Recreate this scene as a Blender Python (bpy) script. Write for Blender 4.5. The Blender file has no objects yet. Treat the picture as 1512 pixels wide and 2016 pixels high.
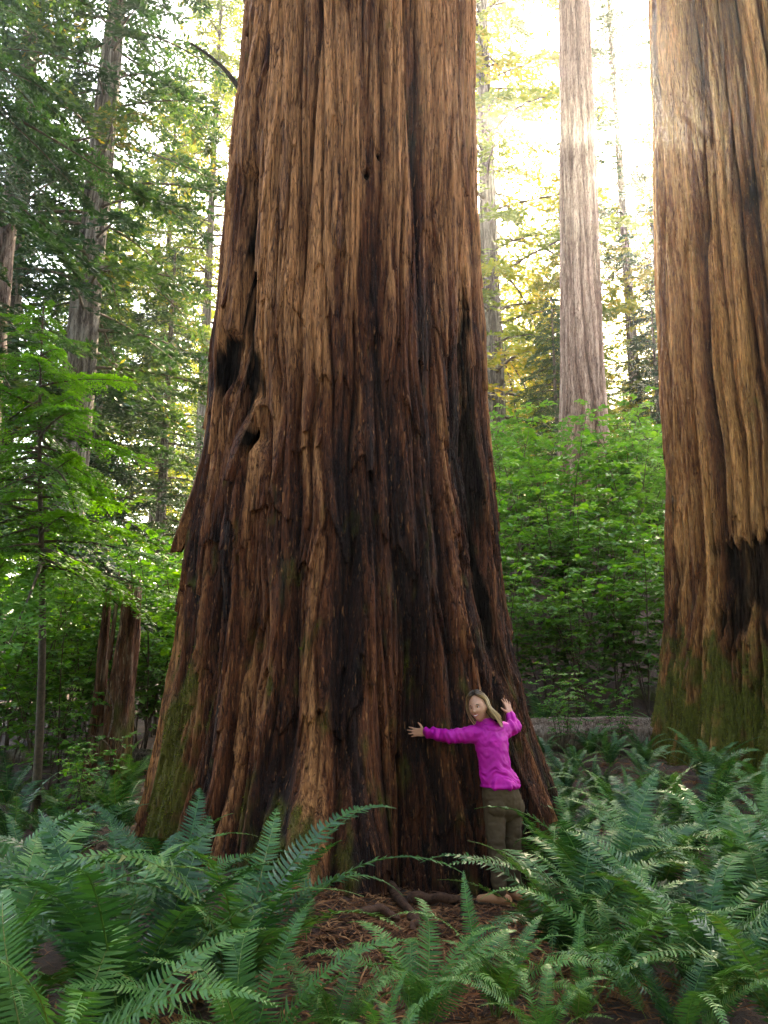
import bpy, math, random
import numpy as np
from mathutils import Vector, Matrix

RAD = math.radians
sc = bpy.context.scene
col = sc.collection

ORD = ['first', 'second', 'third', 'fourth', 'fifth', 'sixth', 'seventh', 'eighth', 'ninth', 'tenth', 'eleventh', 'twelfth', 'thirteenth', 'fourteenth', 'fifteenth', 'sixteenth']
def row_labels(objs, text, rows, side):
    """label look-alikes by their row (near to far) and their place in it"""
    objs = sorted(objs, key=lambda o: math.hypot(o.location.x, o.location.y))
    n = len(rows)
    for r in range(n):
        part = objs[r * len(objs) // n:(r + 1) * len(objs) // n]
        part.sort(key=lambda o: math.atan2(o.location.x, o.location.y))
        for k, o in enumerate(part):
            o['label'] = '%s, %s%s from %s' % (text, rows[r] + ', ' if rows[r] else '', ORD[k], side)

# ------------------------------------------------------------------ camera
CAM_H = 1.91
cd = bpy.data.cameras.new('camera')
cam = bpy.data.objects.new('camera', cd)
col.objects.link(cam)
cd.sensor_fit = 'VERTICAL'
cd.sensor_height = 36.0
cd.lens = 36.0 * 1567 / 2016
cd.clip_start = 0.05
cd.clip_end = 900
cam.location = (0, 0, CAM_H)
cam.rotation_euler = (RAD(101), 0, 0)
sc.camera = cam

# ------------------------------------------------------------------ sky, sun, exposure
SUN_AZ, SUN_EL = RAD(18.7), RAD(34.7)
world = bpy.data.worlds.new('World')
sc.world = world
world.use_nodes = True
wn = world.node_tree
sky = wn.nodes.new('ShaderNodeTexSky')
sky.sky_type = 'NISHITA'
sky.sun_disc = False
sky.sun_elevation = SUN_EL
sky.sun_rotation = SUN_AZ
sky.air_density = 1.0
sky.dust_density = 2.0
wn.links.new(sky.outputs[0], wn.nodes['Background'].inputs[0])
wn.nodes['Background'].inputs[1].default_value = 0.15
sd = bpy.data.lights.new('sun', 'SUN')
sd.energy = 3.0
sd.angle = RAD(0.53)
sd.color = (1.0, 0.93, 0.80)
sun = bpy.data.objects.new('sun', sd)
col.objects.link(sun)
sdir = Vector((math.sin(SUN_AZ) * math.cos(SUN_EL), math.cos(SUN_AZ) * math.cos(SUN_EL), math.sin(SUN_EL)))
sun.rotation_euler = sdir.to_track_quat('Z', 'Y').to_euler()
sun.location = sdir * 60
sc.view_settings.view_transform = 'Standard'
sc.view_settings.look = 'None'
sc.view_settings.gamma = 1
sc.view_settings.use_curve_mapping = False
sc.view_settings.exposure = 3.7
sc.view_settings.use_white_balance = True
sc.view_settings.white_balance_temperature = 8300
sc.view_settings.white_balance_tint = 8
cy = sc.cycles
cy.use_denoising = True
cy.max_bounces = 7
cy.diffuse_bounces = 3
cy.glossy_bounces = 2
cy.transmission_bounces = 4
cy.volume_bounces = 0
cy.transparent_max_bounces = 6
cy.sample_clamp_indirect = 6
cy.use_adaptive_sampling = True
cy.adaptive_threshold = 0.02

# ------------------------------------------------------------------ helpers
def ray(px, py):
    """direction of a point of the 1512x2016 photograph, for laying out the plan"""
    x = (px - 756) / 1567.0
    u = -(py - 1008) / 1567.0
    p = RAD(11)
    return np.array([x, math.cos(p) - u * math.sin(p), math.sin(p) + u * math.cos(p)])

def at(px, py, Y):
    d = ray(px, py)
    return np.array([0, 0, CAM_H]) + d * (Y / d[1])

def smooth(a, b, x):
    t = np.clip((np.asarray(x, float) - a) / (b - a), 0, 1)
    return t * t * (3 - 2 * t)

def _hash(ix, iy, iz, seed):
    h = (ix.astype(np.uint32) * np.uint32(374761393) + iy.astype(np.uint32) * np.uint32(668265263)
         + iz.astype(np.uint32) * np.uint32(2246822519) + np.uint32((seed * 3266489917) & 0xffffffff))
    h = (h ^ (h >> np.uint32(13))) * np.uint32(1274126177)
    return h ^ (h >> np.uint32(16))

_G = np.random.RandomState(5).randn(256, 3)
_G /= np.linalg.norm(_G, axis=1)[:, None]

def noise(x, y, z=0.0, seed=0):
    """gradient noise, about -1..1"""
    x, y, z = np.broadcast_arrays(np.asarray(x, float), np.asarray(y, float), np.asarray(z, float))
    xi, yi, zi = np.floor(x), np.floor(y), np.floor(z)
    fx, fy, fz = x - xi, y - yi, z - zi
    xi, yi, zi = xi.astype(np.int64), yi.astype(np.int64), zi.astype(np.int64)
    u, v, w = [f * f * f * (f * (f * 6 - 15) + 10) for f in (fx, fy, fz)]
    out = 0
    for dx in (0, 1):
        for dy in (0, 1):
            for dz in (0, 1):
                g = _G[_hash(xi + dx, yi + dy, zi + dz, seed) & np.uint32(255)]
                dot = g[..., 0] * (fx - dx) + g[..., 1] * (fy - dy) + g[..., 2] * (fz - dz)
                wgt = (u if dx else 1 - u) * (v if dy else 1 - v) * (w if dz else 1 - w)
                out = out + wgt * dot
    return out * 1.6

def noise2(x, y, seed=0):
    x, y = np.broadcast_arrays(np.asarray(x, float), np.asarray(y, float))
    xi, yi = np.floor(x), np.floor(y)
    fx, fy = x - xi, y - yi
    xi, yi = xi.astype(np.int64), yi.astype(np.int64)
    zi = np.zeros_like(xi)
    u, v = [f * f * f * (f * (f * 6 - 15) + 10) for f in (fx, fy)]
    out = 0
    for dx in (0, 1):
        for dy in (0, 1):
            a = (_hash(xi + dx, yi + dy, zi, seed) & np.uint32(1023)).astype(float) * (2 * math.pi / 1024)
            dot = np.cos(a) * (fx - dx) + np.sin(a) * (fy - dy)
            out = out + (u if dx else 1 - u) * (v if dy else 1 - v) * dot
    return out * 1.5

class MB:
    """collects geometry of ONE mesh"""
    def __init__(self):
        self.v, self.f, self.a, self.n = [], [], [], 0
    def add(self, V, F, a=0.5):
        V = np.asarray(V, float).reshape(-1, 3)
        F = np.asarray(F, np.int64)
        self.v.append(V)
        self.f.append(F + self.n)
        self.a.append(np.broadcast_to(np.asarray(a, float), (len(V),)))
        self.n += len(V)
        return self
    def build(self, name, mat, parent=None, smooth_=True, extra=None):
        me = mesh_np(name, np.concatenate(self.v), self.f, smooth_, dict(rnd=np.concatenate(self.a), **(extra or {})))
        me.materials.append(mat)
        return link(name, me, parent)

def mesh_np(name, V, Fs, smooth_=True, attrs=None):
    me = bpy.data.meshes.new(name)
    me.vertices.add(len(V))
    me.vertices.foreach_set('co', np.ascontiguousarray(V, np.float32).ravel())
    loops = np.concatenate([f.ravel() for f in Fs]).astype(np.int32)
    sizes = np.concatenate([np.full(len(f), f.shape[1], np.int32) for f in Fs])
    starts = np.concatenate([[0], np.cumsum(sizes)[:-1]]).astype(np.int32)
    me.loops.add(len(loops))
    me.loops.foreach_set('vertex_index', loops)
    me.polygons.add(len(sizes))
    me.polygons.foreach_set('loop_start', starts)
    me.polygons.foreach_set('loop_total', sizes)
    me.polygons.foreach_set('use_smooth', np.full(len(sizes), smooth_))
    me.update(calc_edges=True)
    for k, val in (attrs or {}).items():
        at_ = me.attributes.new(k, 'FLOAT', 'POINT')
        at_.data.foreach_set('value', np.ascontiguousarray(val, np.float32))
    return me

def link(name, data, parent=None, loc=None):
    o = bpy.data.objects.new(name, data)
    col.objects.link(o)
    if parent is not None:
        o.parent = parent
    if loc is not None:
        o.location = loc
    return o

def tag(o, label=None, cat=None, group=None, kind=None):
    if label: o['label'] = label
    if cat: o['category'] = cat
    if group: o['group'] = group
    if kind: o['kind'] = kind
    return o

def thing(name, loc, label, cat, group=None, rz=0.0):
    o = link(name, None, None, loc)
    o.rotation_euler.z = rz
    o.empty_display_size = 0.2
    return tag(o, label, cat, group)

def copy_tree(o, parent=None):
    c = o.copy()
    col.objects.link(c)
    c.parent = parent
    for ch in [k for k in bpy.data.objects if k.parent == o]:
        copy_tree(ch, c)
    return c

def children_map():
    m = {}
    for k in bpy.data.objects:
        if k.parent: m.setdefault(k.parent.name, []).append(k)
    return m

def grid_faces(nr, nc, wrap=False):
    r = np.arange(nr - 1)[:, None]
    c = np.arange(nc if wrap else nc - 1)[None, :]
    c2 = (c + 1) % nc
    return np.stack([r * nc + c, r * nc + c2, (r + 1) * nc + c2, (r + 1) * nc + c], -1).reshape(-1, 4)

def frames(P):
    P = np.asarray(P, float)
    T = np.gradient(P, axis=0)
    T /= np.linalg.norm(T, axis=1)[:, None] + 1e-9
    ref = np.array([0, 0, 1.0]) if abs(T[:, 2]).mean() < 0.8 else np.array([1.0, 0, 0])
    A = np.cross(T, ref)
    A /= np.linalg.norm(A, axis=1)[:, None] + 1e-9
    B = np.cross(A, T)
    return T, A, B

def tube(mb, P, rad, sides=7, a=0.5, rough=0.0, seed=0, cap=True):
    P = np.asarray(P, float)
    rad = np.broadcast_to(np.asarray(rad, float), (len(P),))
    T, A, B = frames(P)
    th = np.linspace(0, 2 * math.pi, sides, endpoint=False)
    rr = rad[:, None] * np.ones(sides)[None]
    if rough:
        s = np.arange(len(P))[:, None] * 0.35
        rr = rr * (1 + rough * noise(np.cos(th)[None] * 1.7 + seed, np.sin(th)[None] * 1.7, s, seed))
    V = P[:, None] + rr[..., None] * (np.cos(th)[None, :, None] * A[:, None] + np.sin(th)[None, :, None] * B[:, None])
    V = V.reshape(-1, 3)
    mb.add(V, grid_faces(len(P), sides, True), a)
    if cap:
        n = len(P)
        mb.add(np.concatenate([V[:sides], P[:1]]), np.array([[(k + 1) % sides, k, sides] for k in range(sides)]), a)
        mb.add(np.concatenate([V[-sides:], P[-1:]]), np.array([[k, (k + 1) % sides, sides] for k in range(sides)]), a)

def bez(p0, p1, p2, n):
    t = np.linspace(0, 1, n)[:, None]
    return (1 - t) ** 2 * np.array(p0) + 2 * t * (1 - t) * np.array(p1) + t * t * np.array(p2)

# ------------------------------------------------------------------ materials
def new_mat(name):
    m = bpy.data.materials.new(name)
    m.use_nodes = True
    nt = m.node_tree
    return m, nt, nt.nodes['Principled BSDF'], nt.nodes['Material Output']

def N(nt, kind, **kw):
    n = nt.nodes.new(kind)
    for k, v in kw.items():
        setattr(n, k, v)
    return n

def ramp(nt, src, stops):
    r = N(nt, 'ShaderNodeValToRGB')
    e = r.color_ramp.elements
    while len(e) < len(stops):
        e.new(0.5)
    for el, (p, c) in zip(e, stops):
        el.position = p
        el.color = (*c, 1)
    nt.links.new(src, r.inputs[0])
    return r.outputs[0]

def mix(nt, fac, a, b, mode='MIX'):
    m = N(nt, 'ShaderNodeMix', data_type='RGBA', blend_type=mode)
    if isinstance(fac, float): m.inputs[0].default_value = fac
    else: nt.links.new(fac, m.inputs[0])
    for s, i in ((a, 6), (b, 7)):
        if isinstance(s, tuple): m.inputs[i].default_value = (*s, 1)
        else: nt.links.new(s, m.inputs[i])
    return m.outputs[2]

def attr(nt, name):
    return N(nt, 'ShaderNodeAttribute', attribute_name=name).outputs['Fac']

def tex_noise(nt, scale=(1, 1, 1), sc_=1.0, detail=4, rough=0.6, coord='Object'):
    tc = N(nt, 'ShaderNodeTexCoord')
    mp = N(nt, 'ShaderNodeMapping')
    mp.inputs['Scale'].default_value = scale
    nt.links.new(tc.outputs[coord], mp.inputs[0])
    n = N(nt, 'ShaderNodeTexNoise')
    n.inputs['Scale'].default_value = sc_
    n.inputs['Detail'].default_value = detail
    n.inputs['Roughness'].default_value = rough
    nt.links.new(mp.outputs[0], n.inputs['Vector'])
    return n.outputs['Fac']

def bump(nt, bsdf, src, strength=0.5, dist=0.01, prev=None):
    b = N(nt, 'ShaderNodeBump')
    b.inputs['Strength'].default_value = strength
    b.inputs['Distance'].default_value = dist
    nt.links.new(src, b.inputs['Height'])
    if prev is not None: nt.links.new(prev, b.inputs['Normal'])
    nt.links.new(b.outputs[0], bsdf.inputs['Normal'])
    return b.outputs[0]

def bark_material(name, dark, mid, pale, moss=(0.13, 0.15, 0.02), stretch=7.0, fn=0.36):
    """tone / char / moss are attributes of the modelled bark: weathered skin with shade painted in low down, burnt and mossy places"""
    m, nt, b, out = new_mat(name)
    n1 = tex_noise(nt, (1, 1, 1 / stretch), 22, 5, 0.65)
    n2 = tex_noise(nt, (1, 1, 0.06), 60, 3, 0.7)
    add = N(nt, 'ShaderNodeMath', operation='MULTIPLY_ADD')
    nt.links.new(n1, add.inputs[0])
    add.inputs[1].default_value = 0.75
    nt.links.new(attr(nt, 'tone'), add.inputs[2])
    sub = N(nt, 'ShaderNodeMath', operation='SUBTRACT')
    nt.links.new(add.outputs[0], sub.inputs[0])
    sub.inputs[1].default_value = 0.375
    c = ramp(nt, sub.outputs[0], [(0.0, dark), (0.45, mid), (0.8, pale), (1.0, tuple(min(1, x * 1.35) for x in pale))])
    fine = ramp(nt, n2, [(0.3, (0.42, 0.38, 0.36)), (0.65, (1.2, 1.18, 1.15))])
    c = mix(nt, 1.0, c, fine, 'MULTIPLY')
    # narrow cracks between the fibres, and pale frayed flecks
    cracks = []
    for sc_, st_, wd_ in ((10, 0.07, 0.030), (27, 0.10, 0.045)):
        cn = tex_noise(nt, (1, 1, st_), sc_, 2, 0.5)
        a1 = N(nt, 'ShaderNodeMath', operation='SUBTRACT'); nt.links.new(cn, a1.inputs[0]); a1.inputs[1].default_value = 0.5
        a2 = N(nt, 'ShaderNodeMath', operation='ABSOLUTE'); nt.links.new(a1.outputs[0], a2.inputs[0])
        mr = N(nt, 'ShaderNodeMapRange'); nt.links.new(a2.outputs[0], mr.inputs['Value']); mr.inputs['From Max'].default_value = wd_
        cracks.append(mr.outputs[0])
        c = mix(nt, 1.0, c, ramp(nt, mr.outputs[0], [(0.0, (fn, fn * 0.82, fn * 0.74)), (0.7, (1, 1, 1))]), 'MULTIPLY')
    fl = tex_noise(nt, (1, 1, 0.16), 42, 3, 0.6)
    c = mix(nt, ramp(nt, fl, [(0.62, (0, 0, 0)), (0.72, (0.55, 0.55, 0.55))]), c, tuple(min(1, x * 1.25) for x in pale))
    mn = tex_noise(nt, (1, 1, 0.5), 26, 5, 0.7)
    mossc = ramp(nt, mn, [(0.3, tuple(x * 0.45 for x in moss)), (0.7, moss)])
    c = mix(nt, attr(nt, 'moss'), c, mossc)
    charc = ramp(nt, n1, [(0.3, (0.004, 0.003, 0.0025)), (0.7, (0.022, 0.016, 0.012))])
    sp = N(nt, 'ShaderNodeMapRange')
    sp.inputs['To Min'].default_value = 0.25
    sp.inputs['To Max'].default_value = 0.0
    nt.links.new(attr(nt, 'char'), sp.inputs['Value'])
    nt.links.new(sp.outputs[0], b.inputs['Specular IOR Level'])
    c = mix(nt, attr(nt, 'char'), c, charc)
    nt.links.new(c, b.inputs['Base Color'])
    b.inputs['Roughness'].default_value = 0.85
    b.inputs['Specular IOR Level'].default_value = 0.25
    p = bump(nt, b, n1, 1.0, 0.05)
    p = bump(nt, b, n2, 0.9, 0.02, p)
    p = bump(nt, b, cracks[0], 0.8, 0.03, p)
    bump(nt, b, cracks[1], 0.7, 0.012, p)
    return m

def leaf_material(name, stops, rough=0.5, trans=0.4, tint=(1.2, 1.15, 0.5), spec=0.4, var=0.3):
    m, nt, b, out = new_mat(name)
    oi = N(nt, 'ShaderNodeObjectInfo')
    a = N(nt, 'ShaderNodeMath', operation='MULTIPLY_ADD')
    nt.links.new(oi.outputs['Random'], a.inputs[0])
    a.inputs[1].default_value = var
    nt.links.new(attr(nt, 'rnd'), a.inputs[2])
    s = N(nt, 'ShaderNodeMath', operation='SUBTRACT')
    nt.links.new(a.outputs[0], s.inputs[0])
    s.inputs[1].default_value = var / 2
    c = ramp(nt, s.outputs[0], stops)
    nt.links.new(c, b.inputs['Base Color'])
    b.inputs['Roughness'].default_value = rough
    b.inputs['Specular IOR Level'].default_value = spec
    t = N(nt, 'ShaderNodeBsdfTranslucent')
    tc = mix(nt, 1.0, c, tint, 'MULTIPLY')
    nt.links.new(tc, t.inputs[0])
    mx = N(nt, 'ShaderNodeMixShader')
    mx.inputs[0].default_value = trans
    nt.links.new(b.outputs[0], mx.inputs[1])
    nt.links.new(t.outputs[0], mx.inputs[2])
    nt.links.new(mx.outputs[0], out.inputs[0])
    return m

def plain(name, c1, c2, scale=8.0, rough=0.8, bstr=0.4, bd=0.01, stretch=(1, 1, 1), spec=0.3):
    m, nt, b, out = new_mat(name)
    n = tex_noise(nt, stretch, scale, 6, 0.65)
    nt.links.new(ramp(nt, n, [(0.3, c1), (0.7, c2)]), b.inputs['Base Color'])
    b.inputs['Roughness'].default_value = rough
    b.inputs['Specular IOR Level'].default_value = spec
    bump(nt, b, n, bstr, bd)
    return m

M = {}
M['bark_main'] = bark_material('redwood_bark', (0.020, 0.0055, 0.0025), (0.148, 0.041, 0.012), (0.46, 0.190, 0.070), (0.13, 0.12, 0.014))
M['bark_right'] = bark_material('orange_redwood_bark', (0.032, 0.009, 0.003), (0.20, 0.068, 0.017), (0.46, 0.215, 0.066), (0.12, 0.13, 0.012), fn=0.62)
M['bark_grey'] = bark_material('grey_redwood_bark', (0.10, 0.055, 0.04), (0.27, 0.165, 0.118), (0.42, 0.29, 0.22))
M['bark_dark'] = bark_material('dark_conifer_bark', (0.025, 0.018, 0.012), (0.075, 0.055, 0.04), (0.20, 0.17, 0.14))
M['rot'] = bark_material('rotten_wood', (0.05, 0.016, 0.008), (0.19, 0.075, 0.036), (0.48, 0.34, 0.23))
M['root'] = plain('root_bark', (0.035, 0.014, 0.007), (0.12, 0.05, 0.024), 22, 0.9, 0.8, 0.02)
M['twig'] = plain('twig_bark', (0.03, 0.02, 0.012), (0.09, 0.06, 0.035), 30)
M['log'] = bark_material('weathered_log', (0.08, 0.05, 0.038), (0.30, 0.20, 0.155), (0.52, 0.41, 0.34))
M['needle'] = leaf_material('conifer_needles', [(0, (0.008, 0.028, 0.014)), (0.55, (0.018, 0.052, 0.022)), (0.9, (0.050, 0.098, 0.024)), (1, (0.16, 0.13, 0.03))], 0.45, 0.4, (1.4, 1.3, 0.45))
M['needle_far'] = leaf_material('sun_painted_needles', [(0, (0.035, 0.07, 0.02)), (0.5, (0.09, 0.13, 0.022)), (0.85, (0.17, 0.17, 0.025)), (1, (0.24, 0.17, 0.04))], 0.5, 0.6, (2.0, 1.7, 0.4))  # lit copy of conifer_needles: backlit sun glow painted into the colour
M['needle_young'] = leaf_material('young_hemlock_needles', [(0, (0.018, 0.070, 0.010)), (0.5, (0.050, 0.155, 0.012)), (1, (0.10, 0.24, 0.02))], 0.5, 0.45, (1.3, 1.3, 0.35))
M['shrub'] = leaf_material('shrub_leaves', [(0, (0.022, 0.090, 0.018)), (0.5, (0.06, 0.19, 0.022)), (1, (0.14, 0.28, 0.03))], 0.45, 0.45, (1.35, 1.3, 0.4))
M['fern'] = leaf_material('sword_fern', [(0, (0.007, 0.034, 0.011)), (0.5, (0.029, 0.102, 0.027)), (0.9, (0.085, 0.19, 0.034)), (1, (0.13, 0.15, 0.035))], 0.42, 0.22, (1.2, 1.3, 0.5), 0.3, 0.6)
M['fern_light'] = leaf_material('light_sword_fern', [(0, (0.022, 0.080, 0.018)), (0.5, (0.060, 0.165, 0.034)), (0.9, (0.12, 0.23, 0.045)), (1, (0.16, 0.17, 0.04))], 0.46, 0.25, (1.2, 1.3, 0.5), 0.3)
M['fern_dead'] = leaf_material('dead_fern', [(0, (0.10, 0.045, 0.018)), (0.6, (0.25, 0.11, 0.04)), (1, (0.36, 0.20, 0.09))], 0.8, 0.2, (1, 1, 1), 0.2)
M['litter'] = leaf_material('needle_litter', [(0, (0.05, 0.02, 0.01)), (0.6, (0.20, 0.075, 0.028)), (1, (0.36, 0.17, 0.07))], 0.8, 0.1, (1, 1, 1), 0.2)

# ------------------------------------------------------------------ terrain
TREE = np.array([-0.40, 8.95])
RIGHT = np.array([6.14, 11.46])

def gz(x, y):
    x = np.asarray(x, float)
    y = np.asarray(y, float)
    z = 0.62 * smooth(8.2, 12.2, y + 0.25 * np.maximum(x - 1, 0)) + 0.12 * smooth(5.5, 2.0, y)
    right = smooth(0.0, 3.5, x)
    hill = np.clip(y - 13.2, 0, 10.5) * 0.60 + np.clip(y - 23.7, 0, 60) * 0.10
    left = np.clip(y - 12.5, 0, 60) * 0.10
    z = z + right * hill + (1 - right) * left
    d = np.hypot(x - TREE[0], y - TREE[1])
    z = z + 0.16 * np.exp(-((d - 2.1) / 0.7) ** 2) * smooth(0.5, -0.6, x)
    z = z + 0.10 * noise2(x * 0.45, y * 0.45, 3) + 0.05 * noise2(x * 1.3, y * 1.3, 4) * smooth(40, 10, np.hypot(x, y))
    pd = np.hypot(x - 0.98, y - 7.0)
    return z * smooth(0.15, 1.0, pd)

def G(x, y):
    return float(gz(x, y))

t = np.linspace(-1, 1, 281)
gx = np.sinh(t * 5.2) / np.sinh(5.2) * 260
gy = np.sinh(t * 5.2) / np.sinh(5.2) * 260 + 7
X, Y = np.meshgrid(gx, gy)
Z = gz(X, Y) + 0.018 * noise2(X * 6, Y * 6, 9) * (np.hypot(X, Y - 7) < 12)
m, nt, b, out = new_mat('forest_floor')
n = tex_noise(nt, (1, 1, 1), 5, 8, 0.7)
n2 = tex_noise(nt, (1, 1, 1), 45, 4, 0.7)
c = ramp(nt, n, [(0.3, (0.020, 0.009, 0.005)), (0.5, (0.055, 0.023, 0.011)), (0.72, (0.11, 0.047, 0.022))])
c = mix(nt, 1.0, c, ramp(nt, n2, [(0.3, (0.45, 0.42, 0.4)), (0.7, (1.25, 1.2, 1.1))]), 'MULTIPLY')
nt.links.new(c, b.inputs['Base Color'])
b.inputs['Roughness'].default_value = 0.9
p = bump(nt, b, n, 0.6, 0.05)
bump(nt, b, n2, 0.8, 0.02, p)
me = mesh_np('ground', np.stack([X, Y, Z], -1).reshape(-1, 3), [grid_faces(len(gy), len(gx))])
me.materials.append(m)
tag(link('ground', me), 'brown forest floor rising to a bank on the right', None, None, 'structure')

# ------------------------------------------------------------------ redwood trunks
class Trunk:
    def __init__(self, c, tabL, tabR, seed, feat=None, scale=1.0, amp=1.0, shingle=1.0, twist=0.02, lod=4):
        self.c, self.seed, self.feat, self.scale, self.amp, self.shingle, self.twist, self.lod = np.asarray(c, float), seed, feat, scale, amp, shingle, twist, lod
        self.L = np.array(sorted(tabL))
        self.R = np.array(sorted(tabR))
    def base(self, ph, z):
        RL = np.interp(z, self.L[:, 0], self.L[:, 1])
        RR = np.interp(z, self.R[:, 0], self.R[:, 1])
        return 0.5 * (RL + RR) + 0.5 * (RR - RL) * np.sin(ph)
    def bark(self, ph, z):
        s = self.seed * 17
        k = self.scale
        Rm = float(np.interp(3.0, self.R[:, 0], self.R[:, 1]))
        u = ph * Rm / k
        w = z / k
        lowmix = smooth(7.5, 3.0, z)
        uu = u + (0.05 + 0.11 * lowmix) * noise2(u * 0.8, w * 0.25, s + 1) + (0.012 + 0.05 * lowmix) * noise2(u * 2.5, w * 0.9, s + 2) + self.twist * w
        big = noise2(uu * 0.9, w * 0.05, s + 3)
        a = np.clip(np.abs(noise2(uu * 2.3, w * 0.09, s + 4)) * 4.2, 0, 1) ** 0.7
        bb = np.clip(np.abs(noise2(uu * 5.6, w * 0.22, s + 5)) * 4.0, 0, 1) ** 0.7
        h = 0.14 * a + 0.06 * bb + 0.03 * noise2(uu * 3.1, w * 0.3, s + 21)
        tone = 0.5 + 0.18 * (a - 0.6) + 0.12 * (bb - 0.6) + 0.06
        tone = tone - 0.26 * np.exp(-(a / 0.28) ** 2) - 0.16 * np.exp(-(bb / 0.3) ** 2)
        cell = np.floor(uu * 5.0)
        off = (_hash(cell.astype(np.int64), np.zeros_like(cell, dtype=np.int64), np.zeros_like(cell, dtype=np.int64), s + 6) & np.uint32(255)).astype(float) / 255
        saw = (w * (0.45 + 0.5 * off) + 7 * off + 0.25 * noise2(uu * 6, w * 0.4, s + 8)) % 1.0
        h = h + 0.045 * self.shingle * (0.25 + 0.75 * lowmix) * (1 - saw) ** 1.5
        if self.lod >= 3:
            cc = np.clip(np.abs(noise2(uu * 14, w * (0.45 + 0.5 * lowmix), s + 9)) * 3.2, 0, 1) ** 0.8
            h = h + 0.032 * cc
            tone = tone + 0.16 * (cc - 0.5) - 0.14 * np.exp(-(cc / 0.22) ** 2)
        if self.lod >= 4:
            h = h + 0.008 * noise2(uu * 30, w * 2.2, s + 10) + 0.006 * lowmix * noise2(uu * 26, w * 14, s + 11)
        tone = tone + 0.50 * noise2(uu * 3.4, w * 0.13, s + 12) + 0.22 * noise2(uu * 9, w * 0.8, s + 13) + 0.12 * noise2(u * 0.7, w * 0.5, s + 14)
        return (h - 0.145) * self.amp * k + 0.05 * big * k, tone
    def full(self, ph, z):
        h, tone = self.bark(ph, z)
        r = self.base(ph, z) + h
        char = np.zeros_like(r)
        moss = np.zeros_like(r)
        if self.feat:
            r, tone, char, moss = self.feat(ph, z, r, tone, char, moss)
        return r, tone, char, moss
    def point(self, ph, z, lift=0.0):
        r = float(self.full(np.array([ph]), np.array([float(z)]))[0][0]) + lift
        return np.array([self.c[0] + r * math.sin(ph), self.c[1] - r * math.cos(ph), z])
    def build(self, name, parent, mat, ph_fine, ncol, ncoarse, z0, z1, nrow, ztop, org):
        a0, a1 = ph_fine
        ph = np.concatenate([np.linspace(a0, a1, ncol), np.linspace(a1, a0 + 2 * math.pi, ncoarse + 2)[1:-1]])
        z = np.concatenate([np.linspace(z0, z1, nrow), np.linspace(z1, ztop, 24)[1:]])
        PH, ZZ = np.meshgrid(np.where(ph > math.pi, ph - 2 * math.pi, ph), z)
        r, tone, char, moss = self.full(PH, ZZ)
        V = np.stack([self.c[0] + r * np.sin(PH) - org[0], self.c[1] - r * np.cos(PH) - org[1], ZZ - org[2]], -1).reshape(-1, 3)
        me = mesh_np(name, V, [grid_faces(len(z), len(ph), True)], True,
                     dict(tone=np.clip(tone, 0, 1).ravel(), char=np.clip(char, 0, 1).ravel(), moss=np.clip(moss, 0, 1).ravel()))
        me.materials.append(mat)
        return link(name, me, parent)

def gauss(x, c, w):
    return np.exp(-((x - c) / w) ** 2)

def feat_main(ph, z, r, tone, char, moss):
    d = np.degrees(ph)
    wob = 4 * noise2(z * 0.9, 0.3, 71)
    dec = np.exp(-np.maximum(z, -0.2) / 0.75)
    for c, w, a in ((-82, 16, .15), (-52, 9, .10), (-30, 8, .10), (-9, 12, .42), (46, 8, .10), (64, 7, .22), (88, 10, .18)):
        r = r + a * dec * gauss(d + wob, c, w)
    r = r - 0.46 * gauss(d + wob, 22, 10) * smooth(2.6, 0.5, z)
    r = r - 0.16 * gauss(d + wob, 55, 4) * smooth(2.2, 0.6, z)
    # burnt hollow on the left, burnt strip on the right
    n = noise2(d * 0.09, z * 1.3, 72) + 0.6 * noise2(d * 0.3, z * 3, 73)
    cl = gauss(d + wob * 0.5, np.clip(-36 - 3.4 * (z - 4.3), -46, -34), 4.5 + 1.5 * smooth(6, 5, z)) * smooth(4.0, 4.6, z + 0.5 * n) * smooth(7.9, 6.8, z + 0.6 * n)
    cl2 = gauss(d, -52, 8) * smooth(4.5, 4.9, z + 0.3 * n) * smooth(5.5, 5.2, z + 0.2 * n)
    r = r - 0.24 * cl - 0.12 * cl2
    cr = 0.85 * gauss(d + wob, 60, 7) * smooth(0.7, 2.2, z + 0.8 * n) * smooth(6.6, 5.4, z + 0.5 * n)
    r = r - 0.13 * cr
    rag = 0.35 * noise2(d * 0.9, z * 1.2, 77) + 0.25 * noise2(d * 2.2, z * 2.5, 78)
    char = smooth(0.28, 0.78, np.maximum(np.maximum(cl, cl2), cr) + 0.2 * n + rag)
    for kd, kz, kr in ((8.5, 6.95, 0.040), (13.5, 7.2, 0.034)):   # knot holes
        pit = np.exp(-(((d - kd) * 0.0265) ** 2 + (0.75 * (z - kz)) ** 2) / kr ** 2)
        r = r - 0.10 * pit
        char = np.maximum(char, smooth(0.35, 0.7, pit))
    # damp brown lower bark; forest shade below and brightness above also painted into the tone; moss on the left foot and the front foot
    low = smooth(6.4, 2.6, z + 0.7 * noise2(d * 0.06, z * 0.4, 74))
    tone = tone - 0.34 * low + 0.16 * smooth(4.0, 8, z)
    n3 = noise2(d * 0.16, z * 2.0, 75) + 0.6 * noise2(d * 0.5, z * 6, 76)
    ml = np.maximum(gauss(d, -58, 15) * smooth(2.5, 1.5, z) * 1.1, gauss(d, -12, 14) * smooth(1.1, 0.4, z) * 0.95)
    ml = np.maximum(ml, 0.22 * smooth(4.6, 2.0, z))
    moss = smooth(0.35, 0.95, ml + 0.55 * n3) * 0.85
    return r, tone, char, moss

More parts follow.
